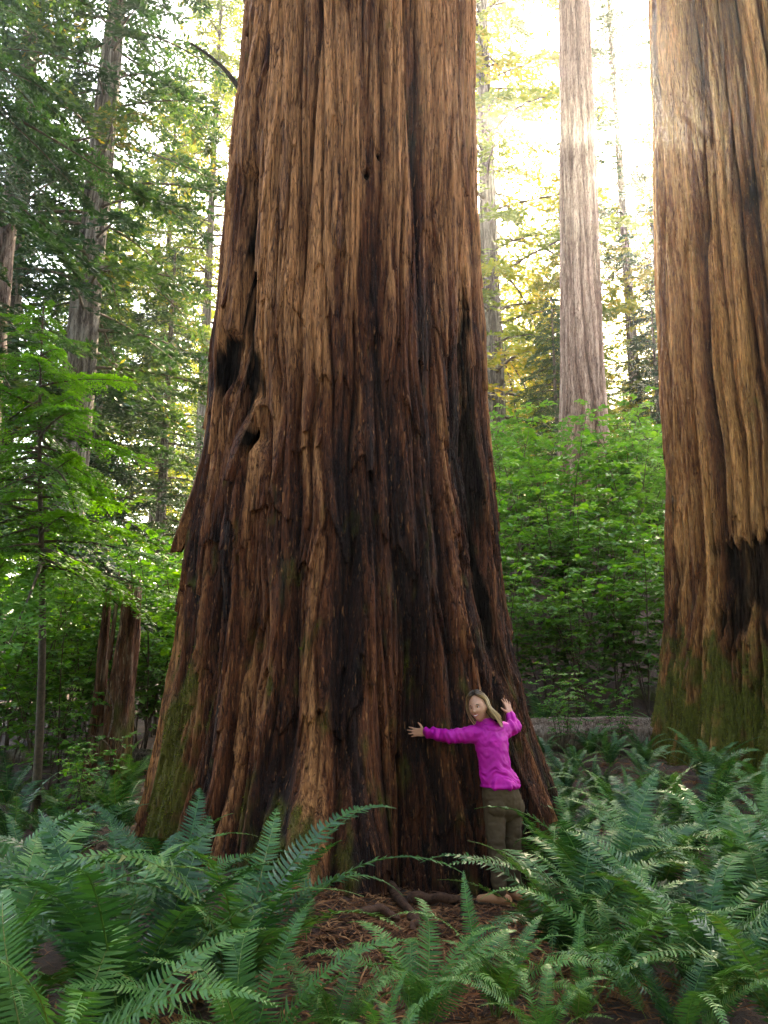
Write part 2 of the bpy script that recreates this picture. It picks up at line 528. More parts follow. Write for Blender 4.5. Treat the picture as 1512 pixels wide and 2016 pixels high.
tabL = [(10.23, 1.343), (8.75, 1.419), (7.35, 1.509), (6.03, 1.571), (5.4, 1.637), (4.78, 1.679), (4.19, 1.72), (3.61, 1.80), (3.27, 1.85), (2.77, 1.87), (2.5, 1.89), (1.98, 1.90), (1.46, 1.95), (0.97, 2.0), (0.63, 2.03), (-0.5, 2.12), (20, 1.15), (45, 0.5)]
tabR = [(10.28, 1.576), (8.82, 1.53), (7.43, 1.53), (6.42, 1.553), (5.85, 1.555), (5.47, 1.57), (4.24, 1.60), (3.08, 1.671), (2.52, 1.711), (1.98, 1.80), (1.45, 1.88), (1.04, 1.99), (0.61, 2.1), (-0.5, 2.3), (20, 1.25), (45, 0.5)]
tabL = [(z_, r_ - 0.035 - 0.10 * float(smooth(5.2, 4.0, z_) * smooth(-0.2, 1.0, z_))) for z_, r_ in tabL]
tabR = [(z_, r_ - 0.06) for z_, r_ in tabR]
main = Trunk(TREE, tabL, tabR, 1, feat_main)
MO = np.array([TREE[0], TREE[1], 0.1])
redwood = thing('redwood_tree', MO, 'giant redwood in the middle that the woman in the purple jacket hugs', 'tree')
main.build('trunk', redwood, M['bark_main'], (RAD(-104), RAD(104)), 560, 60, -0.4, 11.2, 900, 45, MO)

def feat_right(ph, z, r, tone, char, moss):
    d = np.degrees(ph)
    r = r + 0.22 * np.exp(-np.maximum(z - 0.7, -0.2) / 0.8) * (0.4 + np.abs(noise2(d * 0.06, 0.5, 81)) * 1.6)
    n = noise2(d * 0.09, z * 1.3, 82) + 0.6 * noise2(d * 0.35, z * 3, 83)
    ch = smooth(-68, -58, d + 6 * n) * smooth(3.62, 3.5, z + 0.14 * n + 0.3 * noise2(d * 0.22, 0.2, 84)) * smooth(1.2, 2.9, z + 0.9 * n)
    ch = np.maximum(ch, gauss(d, -95, 8) * smooth(6.0, 3.0, z + n) * smooth(1.4, 2.2, z) * 0.8)
    rag = 0.35 * noise2(d * 0.8, z * 0.9, 87) + 0.25 * noise2(d * 2.0, z * 2.0, 88)
    char = smooth(0.22, 0.85, ch + rag * (ch > 0.03)) * 0.95
    r = r - 0.09 * char
    low = smooth(4.6, 2.4, z + 0.5 * n)
    tone = tone - 0.14 * low + 0.05
    n3 = noise2(d * 0.13, z * 1.6, 85) + 0.6 * noise2(d * 0.5, z * 6, 86)
    moss = smooth(0.35, 0.9, smooth(3.2, 1.2, z) * 0.95 + 0.5 * n3) * 0.95
    return r, tone, char, moss

tabr = [(13.4, 1.481), (11.4, 1.547), (9.49, 1.61), (7.69, 1.691), (5.96, 1.755), (4.32, 1.779), (3.14, 1.797), (2.38, 1.86), (1.63, 1.92), (1.05, 1.96), (0.2, 2.05), (22, 1.2), (45, 0.5)]
rt = Trunk(RIGHT, tabr, tabr, 2, feat_right, 1.25, 1.2, 0.4, 0.03)
RO = np.array([RIGHT[0], RIGHT[1], G(*RIGHT)])
redwood_r = thing('redwood_tree', RO, 'orange-brown redwood cut off by the right edge, mossy and charred low down', 'tree')
rt.build('trunk', redwood_r, M['bark_right'], (RAD(-28 - 100), RAD(-28 + 55)), 330, 40, 0.3, 14.2, 700, 45, RO)

# loose strips of bark on the giant trunk, each one a piece of its own
rng = np.random.RandomState(11)
def bark_strip(tr, org, ph, ztop, length, width, thick, flare, drift, parent, mat, seed):
    n = max(7, int(length / 0.11))
    s = np.linspace(0, 1, n)
    z = ztop - length * s
    phs = ph + drift * s + 0.012 * noise2(s * 3, seed * 1.7, 5)
    wid = width * (0.15 + 0.85 * np.clip(np.sin(math.pi * (0.10 + 0.86 * s)), 0, 1)) * (1 + 0.35 * noise2(s * 5, seed * 2.3, 6))
    R0 = tr.base(phs, z)
    h0 = tr.full(phs, z)[0]
    sm = np.convolve(np.pad(h0, 2, mode='edge'), np.ones(5) / 5, 'valid')
    lift = sm + 0.006 + flare * s ** 3
    cols = np.array([-0.5, -0.3, 0.05, 0.36, 0.5])
    prof = np.array([-1.6, 0.15, 0.75, 0.35, -1.6]) * thick
    PH = phs[:, None] + cols[None] * wid[:, None] / R0[:, None]
    RR = lift[:, None] + prof[None] * (0.5 + 0.5 * np.sin(math.pi * np.clip(s * 0.9 + 0.1, 0, 1)))[:, None] + 0.006 * noise2(PH * 60, z[:, None] * 6 + 0 * PH, seed)
    ZZ = np.repeat(z[:, None], 5, 1) + 0.03 * noise2(PH * 40, z[:, None] * 1.0 + 0 * PH, seed + 3)
    P = np.stack([tr.c[0] + RR * np.sin(PH), tr.c[1] - RR * np.cos(PH), ZZ], -1)
    # underside
    RB = np.minimum(RR - thick * 0.7, lift[:, None] - thick * 0.4 + 0 * RR)
    Q = np.stack([tr.c[0] + RB * np.sin(PH), tr.c[1] - RB * np.cos(PH), ZZ], -1)
    V = np.concatenate([P.reshape(-1, 3), Q.reshape(-1, 3)]) - org
    f = grid_faces(n, 5)
    b_ = n * 5
    edge = [f, f[:, ::-1] + b_]
    k = (n - 1) * 5 + np.arange(4)
    edge.append(np.stack([k, k + 1, k + 1 + b_, k + b_], -1))
    i = np.arange(n - 1) * 5
    edge.append(np.stack([i, i + 5, i + 5 + b_, i + b_], -1))
    edge.append(np.stack([i + 4, i + 4 + b_, i + 9 + b_, i + 9], -1))
    tone, char, moss = tr.full(np.concatenate([PH.ravel()] * 2), np.concatenate([ZZ.ravel()] * 2))[1:]
    me = mesh_np('bark_strip', V, edge, False, dict(tone=np.clip(tone + rng.uniform(-0.15, 0.22), 0, 1), char=np.clip(char, 0, 1), moss=np.clip(moss, 0, 1)))
    me.materials.append(mat)
    return link('bark_strip', me, parent)

for k in range(120):
    zt = rng.uniform(1.3, 7.6) if k < 95 else rng.uniform(6.0, 10.8)
    ph = RAD(rng.uniform(-84, 84))
    ln = rng.uniform(0.5, 1.7)
    bark_strip(main, MO, ph, zt, min(ln, zt - 0.5), rng.uniform(0.05, 0.13), rng.uniform(0.014, 0.03), rng.uniform(0.0, 0.05), rng.uniform(-0.06, 0.06), redwood, M['bark_main'], k)
# the big loosened slab on the left edge, and two on the front
o = bark_strip(main, MO, RAD(-77), 5.3, 2.15, 0.42, 0.07, 0.14, RAD(-6), redwood, M['bark_main'], 901)
o['label'] = 'wide loosened bark slab standing off the left edge'
bark_strip(main, MO, RAD(-34), 5.6, 1.9, 0.26, 0.05, 0.10, RAD(-5), redwood, M['bark_main'], 902)
bark_strip(main, MO, RAD(6), 5.9, 2.2, 0.22, 0.05, 0.09, RAD(3), redwood, M['bark_main'], 903)
bark_strip(main, MO, RAD(-12), 5.2, 1.1, 0.16, 0.05, 0.08, RAD(0), redwood, M['bark_main'], 904)
for k in range(26):
    bark_strip(rt, RO, RAD(-28 + rng.uniform(-85, 10)), rng.uniform(2.5, 11), rng.uniform(0.7, 2.0), rng.uniform(0.05, 0.13), 0.02, rng.uniform(0, 0.03), rng.uniform(-0.03, 0.03), redwood_r, M['bark_right'], 300 + k)

# raised moss tufts where the bark is mossy
def moss_tufts(tr, org, parent, ph_rng, z_rng, n, seed, colr):
    rs = np.random.RandomState(seed)
    ph = RAD(1) * rs.uniform(ph_rng[0], ph_rng[1], n); z = rs.uniform(z_rng[0], z_rng[1], n)
    r, tone, char, moss = tr.full(ph, z)
    keep = moss > rs.uniform(0.3, 0.8, n)
    ph, z, r = ph[keep], z[keep], r[keep]
    n = len(ph)
    out = np.stack([np.sin(ph), -np.cos(ph), 0 * ph], -1)
    P = np.stack([tr.c[0] + r * np.sin(ph), tr.c[1] - r * np.cos(ph), z], -1) - org
    mb = MB()
    for k in range(3):
        d = out * 0.9 + rs.normal(0, 0.55, (n, 3)); d /= np.linalg.norm(d, axis=1)[:, None]
        w = np.cross(d, rs.normal(0, 1, (n, 3))); w /= np.linalg.norm(w, axis=1)[:, None]
        l = rs.uniform(0.012, 0.035, n)[:, None]
        q = rs.uniform(0.004, 0.010, n)[:, None]
        B = P - out * 0.006
        mb.add(np.stack([B - w * q, B + w * q, B + d * l], 1).reshape(-1, 3), np.arange(n * 3).reshape(-1, 3), np.repeat(rs.rand(n), 3))
    mb.build('moss', colr, parent, False)['kind'] = 'stuff'
M['moss'] = leaf_material('moss', [(0, (0.035, 0.040, 0.006)), (0.5, (0.09, 0.095, 0.012)), (1, (0.19, 0.18, 0.022))], 0.9, 0.2, (1.2, 1.2, 0.4), 0.1)
moss_tufts(main, MO, redwood, (-88, 30), (0.0, 3.2), 26000, 5, M['moss'])
moss_tufts(rt, RO, redwood_r, (-125, 0), (0.5, 3.4), 16000, 6, M['moss'])

# dead branch high on the left
mb = MB()
p0 = main.point(RAD(-88), 8.75, -0.1) - MO
tube(mb, bez(p0, p0 + [-0.12, -0.1, 0.55], p0 + [-0.75, -0.1, 0.95], 9), np.linspace(0.045, 0.014, 9), 7, 0.3, 0.3, 4)
mb.build('dead_branch', M['twig'], redwood)
mb = MB()
# surface roots at the foot
ROOTS = [((0.05, 7.15, 0.13), (0.12, 6.85, 0.12), (0.26, 6.55, 0.05), 0.055, 0.035), ((0.22, 6.98, 0.08), (0.40, 6.93, 0.14), (0.72, 7.02, 0.04), 0.05, 0.04),
         ((-0.30, 6.30, 0.03), (-0.12, 6.36, 0.26), (0.10, 6.42, 0.10), 0.05, 0.05), ((0.22, 6.62, 0.06), (0.26, 6.45, 0.09), (0.18, 6.2, 0.0), 0.04, 0.025)]
for k, (a, b_, c_, r0, r1) in enumerate(ROOTS):
    mb = MB()
    tube(mb, bez(a, b_, c_, 14) - MO - np.array([0, 0, 0.035]) + 0.03 * np.stack([noise2(np.linspace(0, 4, 14), k, 3 + j) for j in range(3)], -1), np.linspace(r0, r1 * 0.7, 14), 11, 0.3, 0.25, k)
    W_ = np.concatenate(mb.v)
    mb.build('root', M['root'], redwood)

# ------------------------------------------------------------------ other trunks and crowns
def conifer_crown(seed, H, z0, Lmax, nb, blade=0.11, width=0.035, dens=1.0, droop=0.35, top=1.2):
    """crown of drooping branches with flat sprays; returns (foliage, branchwork)"""
    rs = np.random.RandomState(seed)
    fol, br = MB(), MB()
    for i in range(nb):
        u = (i + rs.rand()) / nb
        z = z0 + (H - z0) * u ** 0.9
        az = i * 2.39996 + rs.uniform(-0.5, 0.5)
        L = (Lmax * (1 - u ** top) * rs.uniform(0.55, 1.15)) + 0.5
        d0 = np.array([math.cos(az), math.sin(az), 0.0])
        side = np.array([-d0[1], d0[0], 0])
        n = 8
        s = np.linspace(0, 1, n)
        rise = rs.uniform(-0.15, 0.25)
        curve = lambda s: (d0 * (L * s)[:, None] + np.array([0, 0, z]) + np.array([0, 0, 1.0]) * (rise * L * s - droop * rs_d * L * s * s)[:, None] + side * (bend * L * s * s)[:, None])
        rs_d, bend = rs.uniform(0.7, 1.5), rs.uniform(-0.2, 0.2)
        P = curve(s)
        tube(br, P, np.linspace(0.012 * L + 0.012, 0.006, n), 4, 0.3, cap=False)
        nt_ = int(max(6, L * 9 * dens))
        ts = np.sort(rs.uniform(0.12, 1.0, nt_))
        B = curve(ts)
        sg = np.where(np.arange(nt_) % 2 == 0, 1, -1)
        tl = (0.32 * L * (1.05 - ts) + 0.22) * rs.uniform(0.6, 1.2, nt_)
        ang = rs.uniform(0.6, 1.15, nt_) * sg
        tdir = d0[None] * np.cos(ang)[:, None] + side[None] * np.sin(ang)[:, None] + np.array([0, 0, 1.0]) * rs.uniform(-0.55, 0.05, nt_)[:, None]
        mblade = 13
        q = np.linspace(0.08, 1, mblade)
        bs = B[:, None] + tdir[:, None] * (tl[:, None] * q[None])[..., None]
        bs[..., 2] -= 0.25 * tl[:, None] * q[None] ** 2
        bs += rs.normal(0, 0.02, bs.shape)
        perp = np.cross(tdir, np.array([0, 0, 1.0]))
        perp /= np.linalg.norm(perp, axis=1)[:, None] + 1e-6
        alt = np.where(np.arange(mblade) % 2 == 0, 1, -1)
        bd = tdir[:, None] * 0.75 + perp[:, None] * alt[None, :, None] * 0.8 + rs.normal(0, 0.28, bs.shape)
        bd /= np.linalg.norm(bd, axis=2)[..., None]
        w = np.cross(bd, np.array([0, 0, 1.0]) + rs.normal(0, 0.45, bs.shape))
        w /= np.linalg.norm(w, axis=2)[..., None] + 1e-6
        ln = blade * rs.uniform(0.6, 1.4, bs.shape[:2])[..., None]
        V = np.stack([bs, bs + bd * ln * 0.45 + w * width * 0.5 * rs.uniform(0.6, 1.4, bs.shape[:2])[..., None], bs + bd * ln, bs + bd * ln * 0.45 - w * width * 0.5], 2).reshape(-1, 3)
        k = len(V) // 4
        base = rs.uniform(0.1, 0.75)
        rn = np.repeat(np.clip(base + rs.normal(0, 0.14, k), 0, 1), 4)
        fol.add(V, np.arange(k * 4).reshape(-1, 4), rn)
    return fol, br

def pole_trunk(name, parent, mat, R0, R1, H, seed, ncol=70, nrow=160, amp=0.5, moss_h=0.0, z1=None, flare=0.3):
    tb = [(-1.0, R0 * 1.25), (0.0, R0 * (1 + flare)), (1.2, R0 * 1.06), (2.5, R0), (H, R1)]
    def ft(ph, z, r, tone, char, moss):
        if moss_h:
            n3 = noise2(ph * 3, z * 1.2, seed) + 0.5 * noise2(ph * 9, z * 4, seed + 1)
            moss = smooth(0.3, 0.9, smooth(moss_h, moss_h * 0.2, z) * 0.7 + 0.5 * n3) * 0.8
        return r, tone, char, moss
    tr = Trunk((0, 0), tb, tb, seed, ft, max(0.25, min(0.9, R0)), amp, 0.6, 0.04, 3)
    return tr.build(name, parent, mat, (RAD(-110), RAD(110)), ncol, 14, -1.0, z1 or H * 0.7, nrow, H, np.zeros(3))

# the slender pale redwood between the giant trunk and the right-hand one
sx, sy = 6.2, 24.0
sl = thing('redwood_tree', (sx, sy, G(sx, sy)), 'tall slender pale grey-brown redwood rising behind the green bank', 'tree')
tb = [(-1, 0.98), (0.0, 0.92), (2.0, 0.74), (4.0, 0.66), (9.0, 0.60), (20.0, 0.46), (36.0, 0.2)]
strk = Trunk((0, 0), tb, tb, 7, None, 0.62, 0.75, 0.5, 0.02, 4)
strk.build('trunk', sl, M['bark_grey'], (RAD(-110), RAD(110)), 150, 20, -1.0, 21, 520, 38, np.zeros(3))
sl.rotation_euler = (0, RAD(1.5), 0)

# three kinds of crown, shared by the background trees
CROWNS = []
for s_, H, z0, L, nb, bl, wd in ((21, 26, 3.0, 4.2, 120, 0.22, 0.085), (22, 30, 7.0, 3.6, 120, 0.21, 0.080), (23, 22, 1.5, 4.6, 110, 0.22, 0.085), (24, 34, 13, 3.8, 120, 0.20, 0.068)):
    f, bw = conifer_crown(s_, H, z0, L, nb, bl, wd, 1.0, 0.35, 2.2)
    CROWNS.append((f, bw, H))

TPROTO = {}
def tree_proto(kind, tall, fol_mat):
    """meshes for a tree kind (foliage, branchwork, trunk) made once"""
    key = kind
    if key not in TPROTO:
        f, bw, H = CROWNS[kind]
        root = thing('proto', (0, 0, 0), 'proto', 'tree')
        tr = pole_trunk('trunk', root, M['bark_dark'], 0.36, 0.05, H, 40 + kind, 44, 110, 0.5, 6.0)
        cr = f.build('crown', M[fol_mat], root)
        bo = bw.build('branchwork', M['twig'], cr)
        TPROTO[key] = (tr.data, cr.data, bo.data, H)
        for o in (bo, cr, tr, root): bpy.data.objects.remove(o)
    return TPROTO[key]

def place_tree(x, y, h, kind, label, group=None, mat='needle', lean=(0, 0), rz=None, girth=1.0, name='conifer_tree'):
    td, cdta, bd, H = tree_proto(kind, True, mat)
    s = h / H
    o = thing(name, (x, y, G(x, y) - 0.1), label, 'tree', group)
    o.rotation_euler = (RAD(lean[1]), RAD(lean[0]), rng.uniform(0, 6.28) if rz is None else rz)
    tr = link('trunk', td, o)
    tr.scale = (s * girth, s * girth, s)
    cr = link('crown', cdta, o)
    cr.scale = (s, s, s)
    cr.material_slots[0].link = 'OBJECT'
    cr.material_slots[0].material = M[mat]
    cr['kind'] = 'stuff'
    link('branchwork', bd, cr)['kind'] = 'stuff'
    return o

# left side, from the picture's edge to the giant trunk
place_tree(-8.3, 20.0, 30, 1, 'mossy grey-trunked conifer leaning right, thickest of the trunks on the left', None, 'needle', (1.6, 0), 1.0, 1.45)
place_tree(-11.2, 22.0, 26, 0, 'dark-trunked conifer at the left edge behind the broken pole', None, 'needle', (0.5, 0), 2.2, 1.7)
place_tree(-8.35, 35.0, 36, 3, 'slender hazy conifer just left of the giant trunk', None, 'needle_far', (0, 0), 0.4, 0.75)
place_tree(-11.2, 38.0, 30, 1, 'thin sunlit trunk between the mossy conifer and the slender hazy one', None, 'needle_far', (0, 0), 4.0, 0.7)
place_tree(-7.7, 27.0, 15, 2, 'small dark conifer low against the giant trunk on the left', None, 'needle', (0, 0), 4.0, 0.9)
place_tree(-10.5, 28.0, 16, 2, 'low bushy conifer behind the young hemlock', None, 'needle', (0, 0), 1.0, 0.8)
# right side
place_tree(5.45, 38.0, 41, 0, 'grey-trunked conifer just right of the giant trunk', None, 'needle_far', (0, 0), 0.9, 1.1)
place_tree(7.0, 31.0, 9.5, 2, 'small leafy conifer between giant trunk and slender pale redwood', None, 'needle', (0, 0), 2.9, 0.7)
place_tree(13.3, 40.0, 36, 3, 'tall dark conifer standing against the sun, right of the slender redwood', None, 'needle', (0.4, 0), 2.0, 0.9)
place_tree(10.8, 30.0, 9.5, 2, 'dense blue-green conifer filling the gap below the sun', None, 'needle', (0, 0), 5.2, 0.8)
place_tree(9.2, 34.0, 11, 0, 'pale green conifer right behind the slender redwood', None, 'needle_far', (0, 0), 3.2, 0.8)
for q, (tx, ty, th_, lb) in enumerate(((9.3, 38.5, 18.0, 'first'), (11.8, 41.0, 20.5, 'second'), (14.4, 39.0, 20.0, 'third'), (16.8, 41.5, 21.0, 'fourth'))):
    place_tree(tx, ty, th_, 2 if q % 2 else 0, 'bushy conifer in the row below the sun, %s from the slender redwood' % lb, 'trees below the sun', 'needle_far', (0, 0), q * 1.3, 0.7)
rb = np.random.RandomState(77)
DL, DR = [], []
for i in range(13):
    far = i % 3 != 1
    a = RAD(rb.uniform(-16.8, -10) if far else rb.uniform(-29, -19.8)); d = rb.uniform(52, 80) if far else rb.uniform(40, 78)
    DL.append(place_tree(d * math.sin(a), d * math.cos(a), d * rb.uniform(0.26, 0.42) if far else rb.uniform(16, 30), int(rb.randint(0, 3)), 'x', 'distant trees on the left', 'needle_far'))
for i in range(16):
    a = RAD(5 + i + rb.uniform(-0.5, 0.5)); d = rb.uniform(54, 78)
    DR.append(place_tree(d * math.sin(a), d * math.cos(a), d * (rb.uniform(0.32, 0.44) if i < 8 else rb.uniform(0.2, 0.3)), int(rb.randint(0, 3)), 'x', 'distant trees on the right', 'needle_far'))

BH = []  # unseen trees added behind the viewpoint to block low sky light
for i in range(22):
    a = RAD(-165 + 330 * (i + 0.5) / 22 + 180); d = 11 + 6 * ((i * 7) % 3) / 2 + rb.uniform(-1, 1)
    if math.cos(a) > 0.55: continue
    BH.append(place_tree(d * math.sin(a), d * math.cos(a), rb.uniform(17, 24), 2 if i % 2 else 0, 'x', 'added shade trees behind the viewpoint', 'needle'))
row_labels(BH, 'unseen conifer added behind the viewpoint for shade', ['nearer', 'farther'], 'the left')
row_labels(DL, 'distant sunlit conifer left of the giant trunk', ['nearer', 'farther'], 'the left edge')
row_labels(DR, 'distant hazy conifer right of the giant trunk', ['nearer', 'farther'], 'the giant trunk')

# ------------------------------------------------------------------ branches built one by one: young hemlock, and the big conifer at the left edge
def needle_branch(seed, L, droop, rise, blade, width, per_m, mblade=16, twl=0.3):
    """one branch along +X in its own space: (wood, needles)"""
    rs = np.random.RandomState(seed)
    wood, nd = MB(), MB()
    bend = rs.uniform(-0.15, 0.15)
    def cv(s):
        s = np.asarray(s)
        return np.stack([L * s, bend * L * s * s, rise * L * s - droop * L * s * s], -1)
    s = np.linspace(0, 1, 9)
    tube(wood, cv(s), np.linspace(0.010 * L + 0.006, 0.003, 9), 5, 0.3)
    nt_ = int(per_m * L)
    ts = np.sort(rs.uniform(0.10, 1, nt_))
    B = cv(ts)
    sg = np.where(np.arange(nt_) % 2 == 0, 1, -1)
    tl = (twl * L * (1.05 - ts) + 0.10) * rs.uniform(0.6, 1.15, nt_)
    ang = rs.uniform(0.5, 1.1, nt_) * sg
    td = np.stack([np.cos(ang), np.sin(ang), rs.uniform(-0.35, 0.05, nt_)], -1)
    q = np.linspace(0.03, 1, mblade)
    bs = B[:, None] + td[:, None] * (tl[:, None] * q)[..., None]
    bs[..., 2] -= 0.22 * tl[:, None] * q ** 2
    perp = np.cross(td, [0, 0, 1.0])
    perp /= np.linalg.norm(perp, axis=1)[:, None]
    alt = np.where(np.arange(mblade) % 2 == 0, 1, -1)
    bd = td[:, None] * 0.6 + perp[:, None] * alt[None, :, None] * 0.9 + rs.normal(0, 0.2, bs.shape)
    bd /= np.linalg.norm(bd, axis=2)[..., None]
    w = np.cross(bd, np.array([0, 0, 1.0]) + rs.normal(0, 0.3, bs.shape))
    w /= np.linalg.norm(w, axis=2)[..., None] + 1e-6
    ln = (blade * rs.uniform(0.6, 1.3, bs.shape[:2]) * (1.1 - 0.5 * q)[None])[..., None]
    V = np.stack([bs, bs + bd * ln * 0.5 + w * width * 0.5, bs + bd * ln, bs + bd * ln * 0.5 - w * width * 0.5], 2).reshape(-1, 3)
    k = len(V) // 4
    tip = np.repeat((ts * 0.25)[:, None], mblade, 1) + 0.15 * q[None]
    rn = np.repeat(np.clip(rs.uniform(0.15, 0.5) + tip.ravel() + rs.normal(0, 0.1, k), 0, 1), 4)
    nd.add(V, np.arange(k * 4).reshape(-1, 4), rn)
    return wood, nd

def branchy_tree(name, loc, label, H, R0, z0, Lmax, nb, variants, mat, lean=(0, 0), az_range=None, top=1.3, curve=0.0, tilt=(0.0, 0.0)):
    root = thing(name, loc, label, 'tree')
    mb = MB()
    zz = np.linspace(-0.3, H, 22)
    ax = lambda z: np.stack([curve * np.sin(z * 0.9) + lean[0] * z, lean[1] * z, z], -1)
    tube(mb, ax(zz), np.interp(zz, [0, H], [R0, 0.01]), 10, 0.4, 0.12, 3)
    mb.build('trunk', M['twig'], root)
    for i in range(nb):
        u = (i + rng.rand()) / nb
        z = z0 + (H - z0) * u
        az = (i * 2.39996 + rng.uniform(-0.4, 0.4)) if az_range is None else rng.uniform(*az_range)
        L = Lmax * (1 - u ** top) * rng.uniform(0.45, 1.15) + 0.25
        wd, ndm, L0 = variants[i % len(variants)]
        s = L / L0
        br = link('branch', wd, root, ax(np.array([z]))[0])
        br.rotation_euler = (rng.uniform(-0.4, 0.4), rng.uniform(*tilt) if tilt[0] != tilt[1] else rng.uniform(-0.25, 0.45), az)
        br.scale = (s, s, s)
        link('needle_spray', ndm, br)['kind'] = 'stuff'
    return root

def variants(n, seed, L, droop, rise, blade, width, per_m, mat, **kw):
    out = []
    for k in range(n):
        w, d = needle_branch(seed + k, L, droop, rise, blade, width, per_m, **kw)
        a = w.build('branch', M['twig'])
        b_ = d.build('needle_spray', M[mat])
        out.append((a.data, b_.data, L))
        bpy.data.objects.remove(a); bpy.data.objects.remove(b_)
    return out

va = variants(5, 500, 1.5, 0.25, 0.1, 0.075, 0.028, 30, 'needle_young')
hx, hy = -3.95, 9.5
branchy_tree('young_hemlock_tree', (hx, hy, G(hx, hy)), 'young hemlock with bright feathery sprays on a thin dark stem, far left', 6.4, 0.055, 2.95, 1.7, 84, va, 'needle_young', (-0.06, 0), None, 1.6, 0.05)
vb = variants(5, 600, 4.0, 0.32, 0.0, 0.15, 0.055, 17, 'needle', twl=0.26)
bx, by = -7.6, 12.0
branchy_tree('hemlock_tree', (bx, by, G(bx, by)), 'big dark hemlock outside the left edge, long branches sweeping into the picture', 17, 0.22, 4.0, 4.6, 38, vb, 'needle', (0.0, 0), (-0.95, 0.75), 2.5, 0.0, (0.1, 0.45))

# ------------------------------------------------------------------ leafy shrubs
def shrub_stem(seed, h, spread, nl=14, leaf=0.108):
    rs = np.random.RandomState(seed)
    wood, fol = MB(), MB()
    ctrl = np.array([spread * 0.25, 0, h * 0.65])
    tip = np.array([spread, rs.uniform(-0.2, 0.2), h])
    P = bez([0, 0, -0.15], ctrl, tip, 12)
    tube(wood, P, np.linspace(0.016, 0.004, 12), 5, 0.4)
    nbr = 17
    for i in range(nbr):
        s = 0.28 + 0.72 * (i + rs.rand()) / nbr
        b0 = (1 - s) ** 2 * np.array([0, 0, -0.15]) + 2 * s * (1 - s) * ctrl + s * s * tip
        az = i * 2.4 + rs.uniform(-0.5, 0.5)
        L = rs.uniform(0.35, 0.75) * (1.15 - 0.5 * s)
        d = np.array([math.cos(az), math.sin(az), rs.uniform(-0.05, 0.35)])
        q = np.linspace(0, 1, 4)
        Q = b0 + d * (L * q)[:, None] + np.array([0, 0, -0.18 * L]) * (q ** 2)[:, None]
        tube(wood, Q, np.linspace(0.005, 0.002, 4), 3, 0.4, cap=False)
        qs = np.linspace(0.15, 1.0, nl)
        B = b0 + d * (L * qs)[:, None] + np.array([0, 0, -0.18 * L]) * (qs ** 2)[:, None]
        side = np.cross(d, [0, 0, 1.0]); side /= np.linalg.norm(side)
        sg = np.where(np.arange(nl) % 2 == 0, 1, -1)
        ld = d[None] * 0.55 + side[None] * sg[:, None] * 0.85 + rs.normal(0, 0.25, (nl, 3)) + np.array([0, 0, -0.12])
        ld /= np.linalg.norm(ld, axis=1)[:, None]
        up = np.array([0, 0, 1.0]) + rs.normal(0, 0.30, (nl, 3))
        w = np.cross(ld, up); w /= np.linalg.norm(w, axis=1)[:, None]
        nn = np.cross(w, ld)
        ln = leaf * rs.uniform(0.65, 1.3, nl)[:, None]
        wd = ln * 0.33
        B = B + ld * 0.012
        V = np.stack([B, B + ld * ln * 0.28 + w * wd + nn * ln * 0.05, B + ld * ln * 0.66 + w * wd * 0.85 + nn * ln * 0.03, B + ld * ln - nn * ln * 0.10,
                      B + ld * ln * 0.66 - w * wd * 0.85 + nn * ln * 0.03, B + ld * ln * 0.28 - w * wd + nn * ln * 0.05], 1).reshape(-1, 3)
        k = np.arange(nl)[:, None] * 6
        F = np.concatenate([k + np.array([[0, 3, 2, 1]]), k + np.array([[0, 5, 4, 3]])])
        rn = np.repeat(np.clip(rs.uniform(0.2, 0.55) + 0.25 * s + rs.normal(0, 0.13, nl), 0, 1), 6)
        fol.add(V, F, rn)
    return wood, fol

SST = []
for k in range(9):
    w, f = shrub_stem(800 + k, 2.2 + 0.25 * (k % 4), 0.5 + 0.12 * (k % 5))
    a = w.build('stem', M['twig']); b_ = f.build('foliage', M['shrub'], None, False)
    SST.append((a.data, b_.data))
    bpy.data.objects.remove(a); bpy.data.objects.remove(b_)

def shrub(x, y, s, label, group=None, nst=7, rs=np.random.RandomState(900)):
    o = thing('leafy_shrub', (x, y, G(x, y)), label, 'shrub', group)
    a0 = rs.uniform(0, 6.28)
    for k in range(nst):
        wd, fd = SST[rs.randint(len(SST))]
        st = link('stem', wd, o, (rs.uniform(-.15, .15), rs.uniform(-.15, .15), 0))
        st.rotation_euler = (rs.uniform(-.1, .1), rs.uniform(-.12, .15), a0 + k * 6.283 / nst + rs.uniform(-.4, .4))
        q = s * rs.uniform(0.7, 1.12)
        st.scale = (q, q, q)
        link('foliage', fd, st)['kind'] = 'stuff'
    return o

rs = np.random.RandomState(31)
SR, SL = [], []
def polar(px, d):
    a = math.atan2((px - 756) / 1567.0, 0.99)
    return d * math.sin(a), d * math.cos(a)
for px, d, s in ((985, 14.3, .95), (1060, 14.6, 1.0), (1130, 14.2, .9), (1200, 14.8, 1.0), (1280, 14.4, .95), (1010, 16.2, 1.15), (1090, 16.6, 1.1), (1165, 16.4, 1.15), (1240, 16.8, 1.15), (1310, 16.2, 1.1),
                 (975, 18.4, 1.2), (1040, 18.8, 1.2), (1110, 18.6, 1.25), (1190, 18.9, 1.2), (1265, 18.5, 1.3), (1330, 18.8, 1.2), (1000, 20.8, 1.25), (1080, 21.2, 1.0), (1150, 21.0, .95), (1230, 21.2, 1.25), (1300, 20.9, 1.3), (1345, 15.2, 1.0), (950, 16.8, 1.1), (1215, 22.8, 1.2), (1290, 23.0, 1.35), (985, 23.0, 1.1), (1055, 23.2, 1.2)):
    x, y = polar(px + rs.uniform(-12, 12), d)
    SR.append(shrub(x, y, s, 'x', 'shrubs on the right bank'))
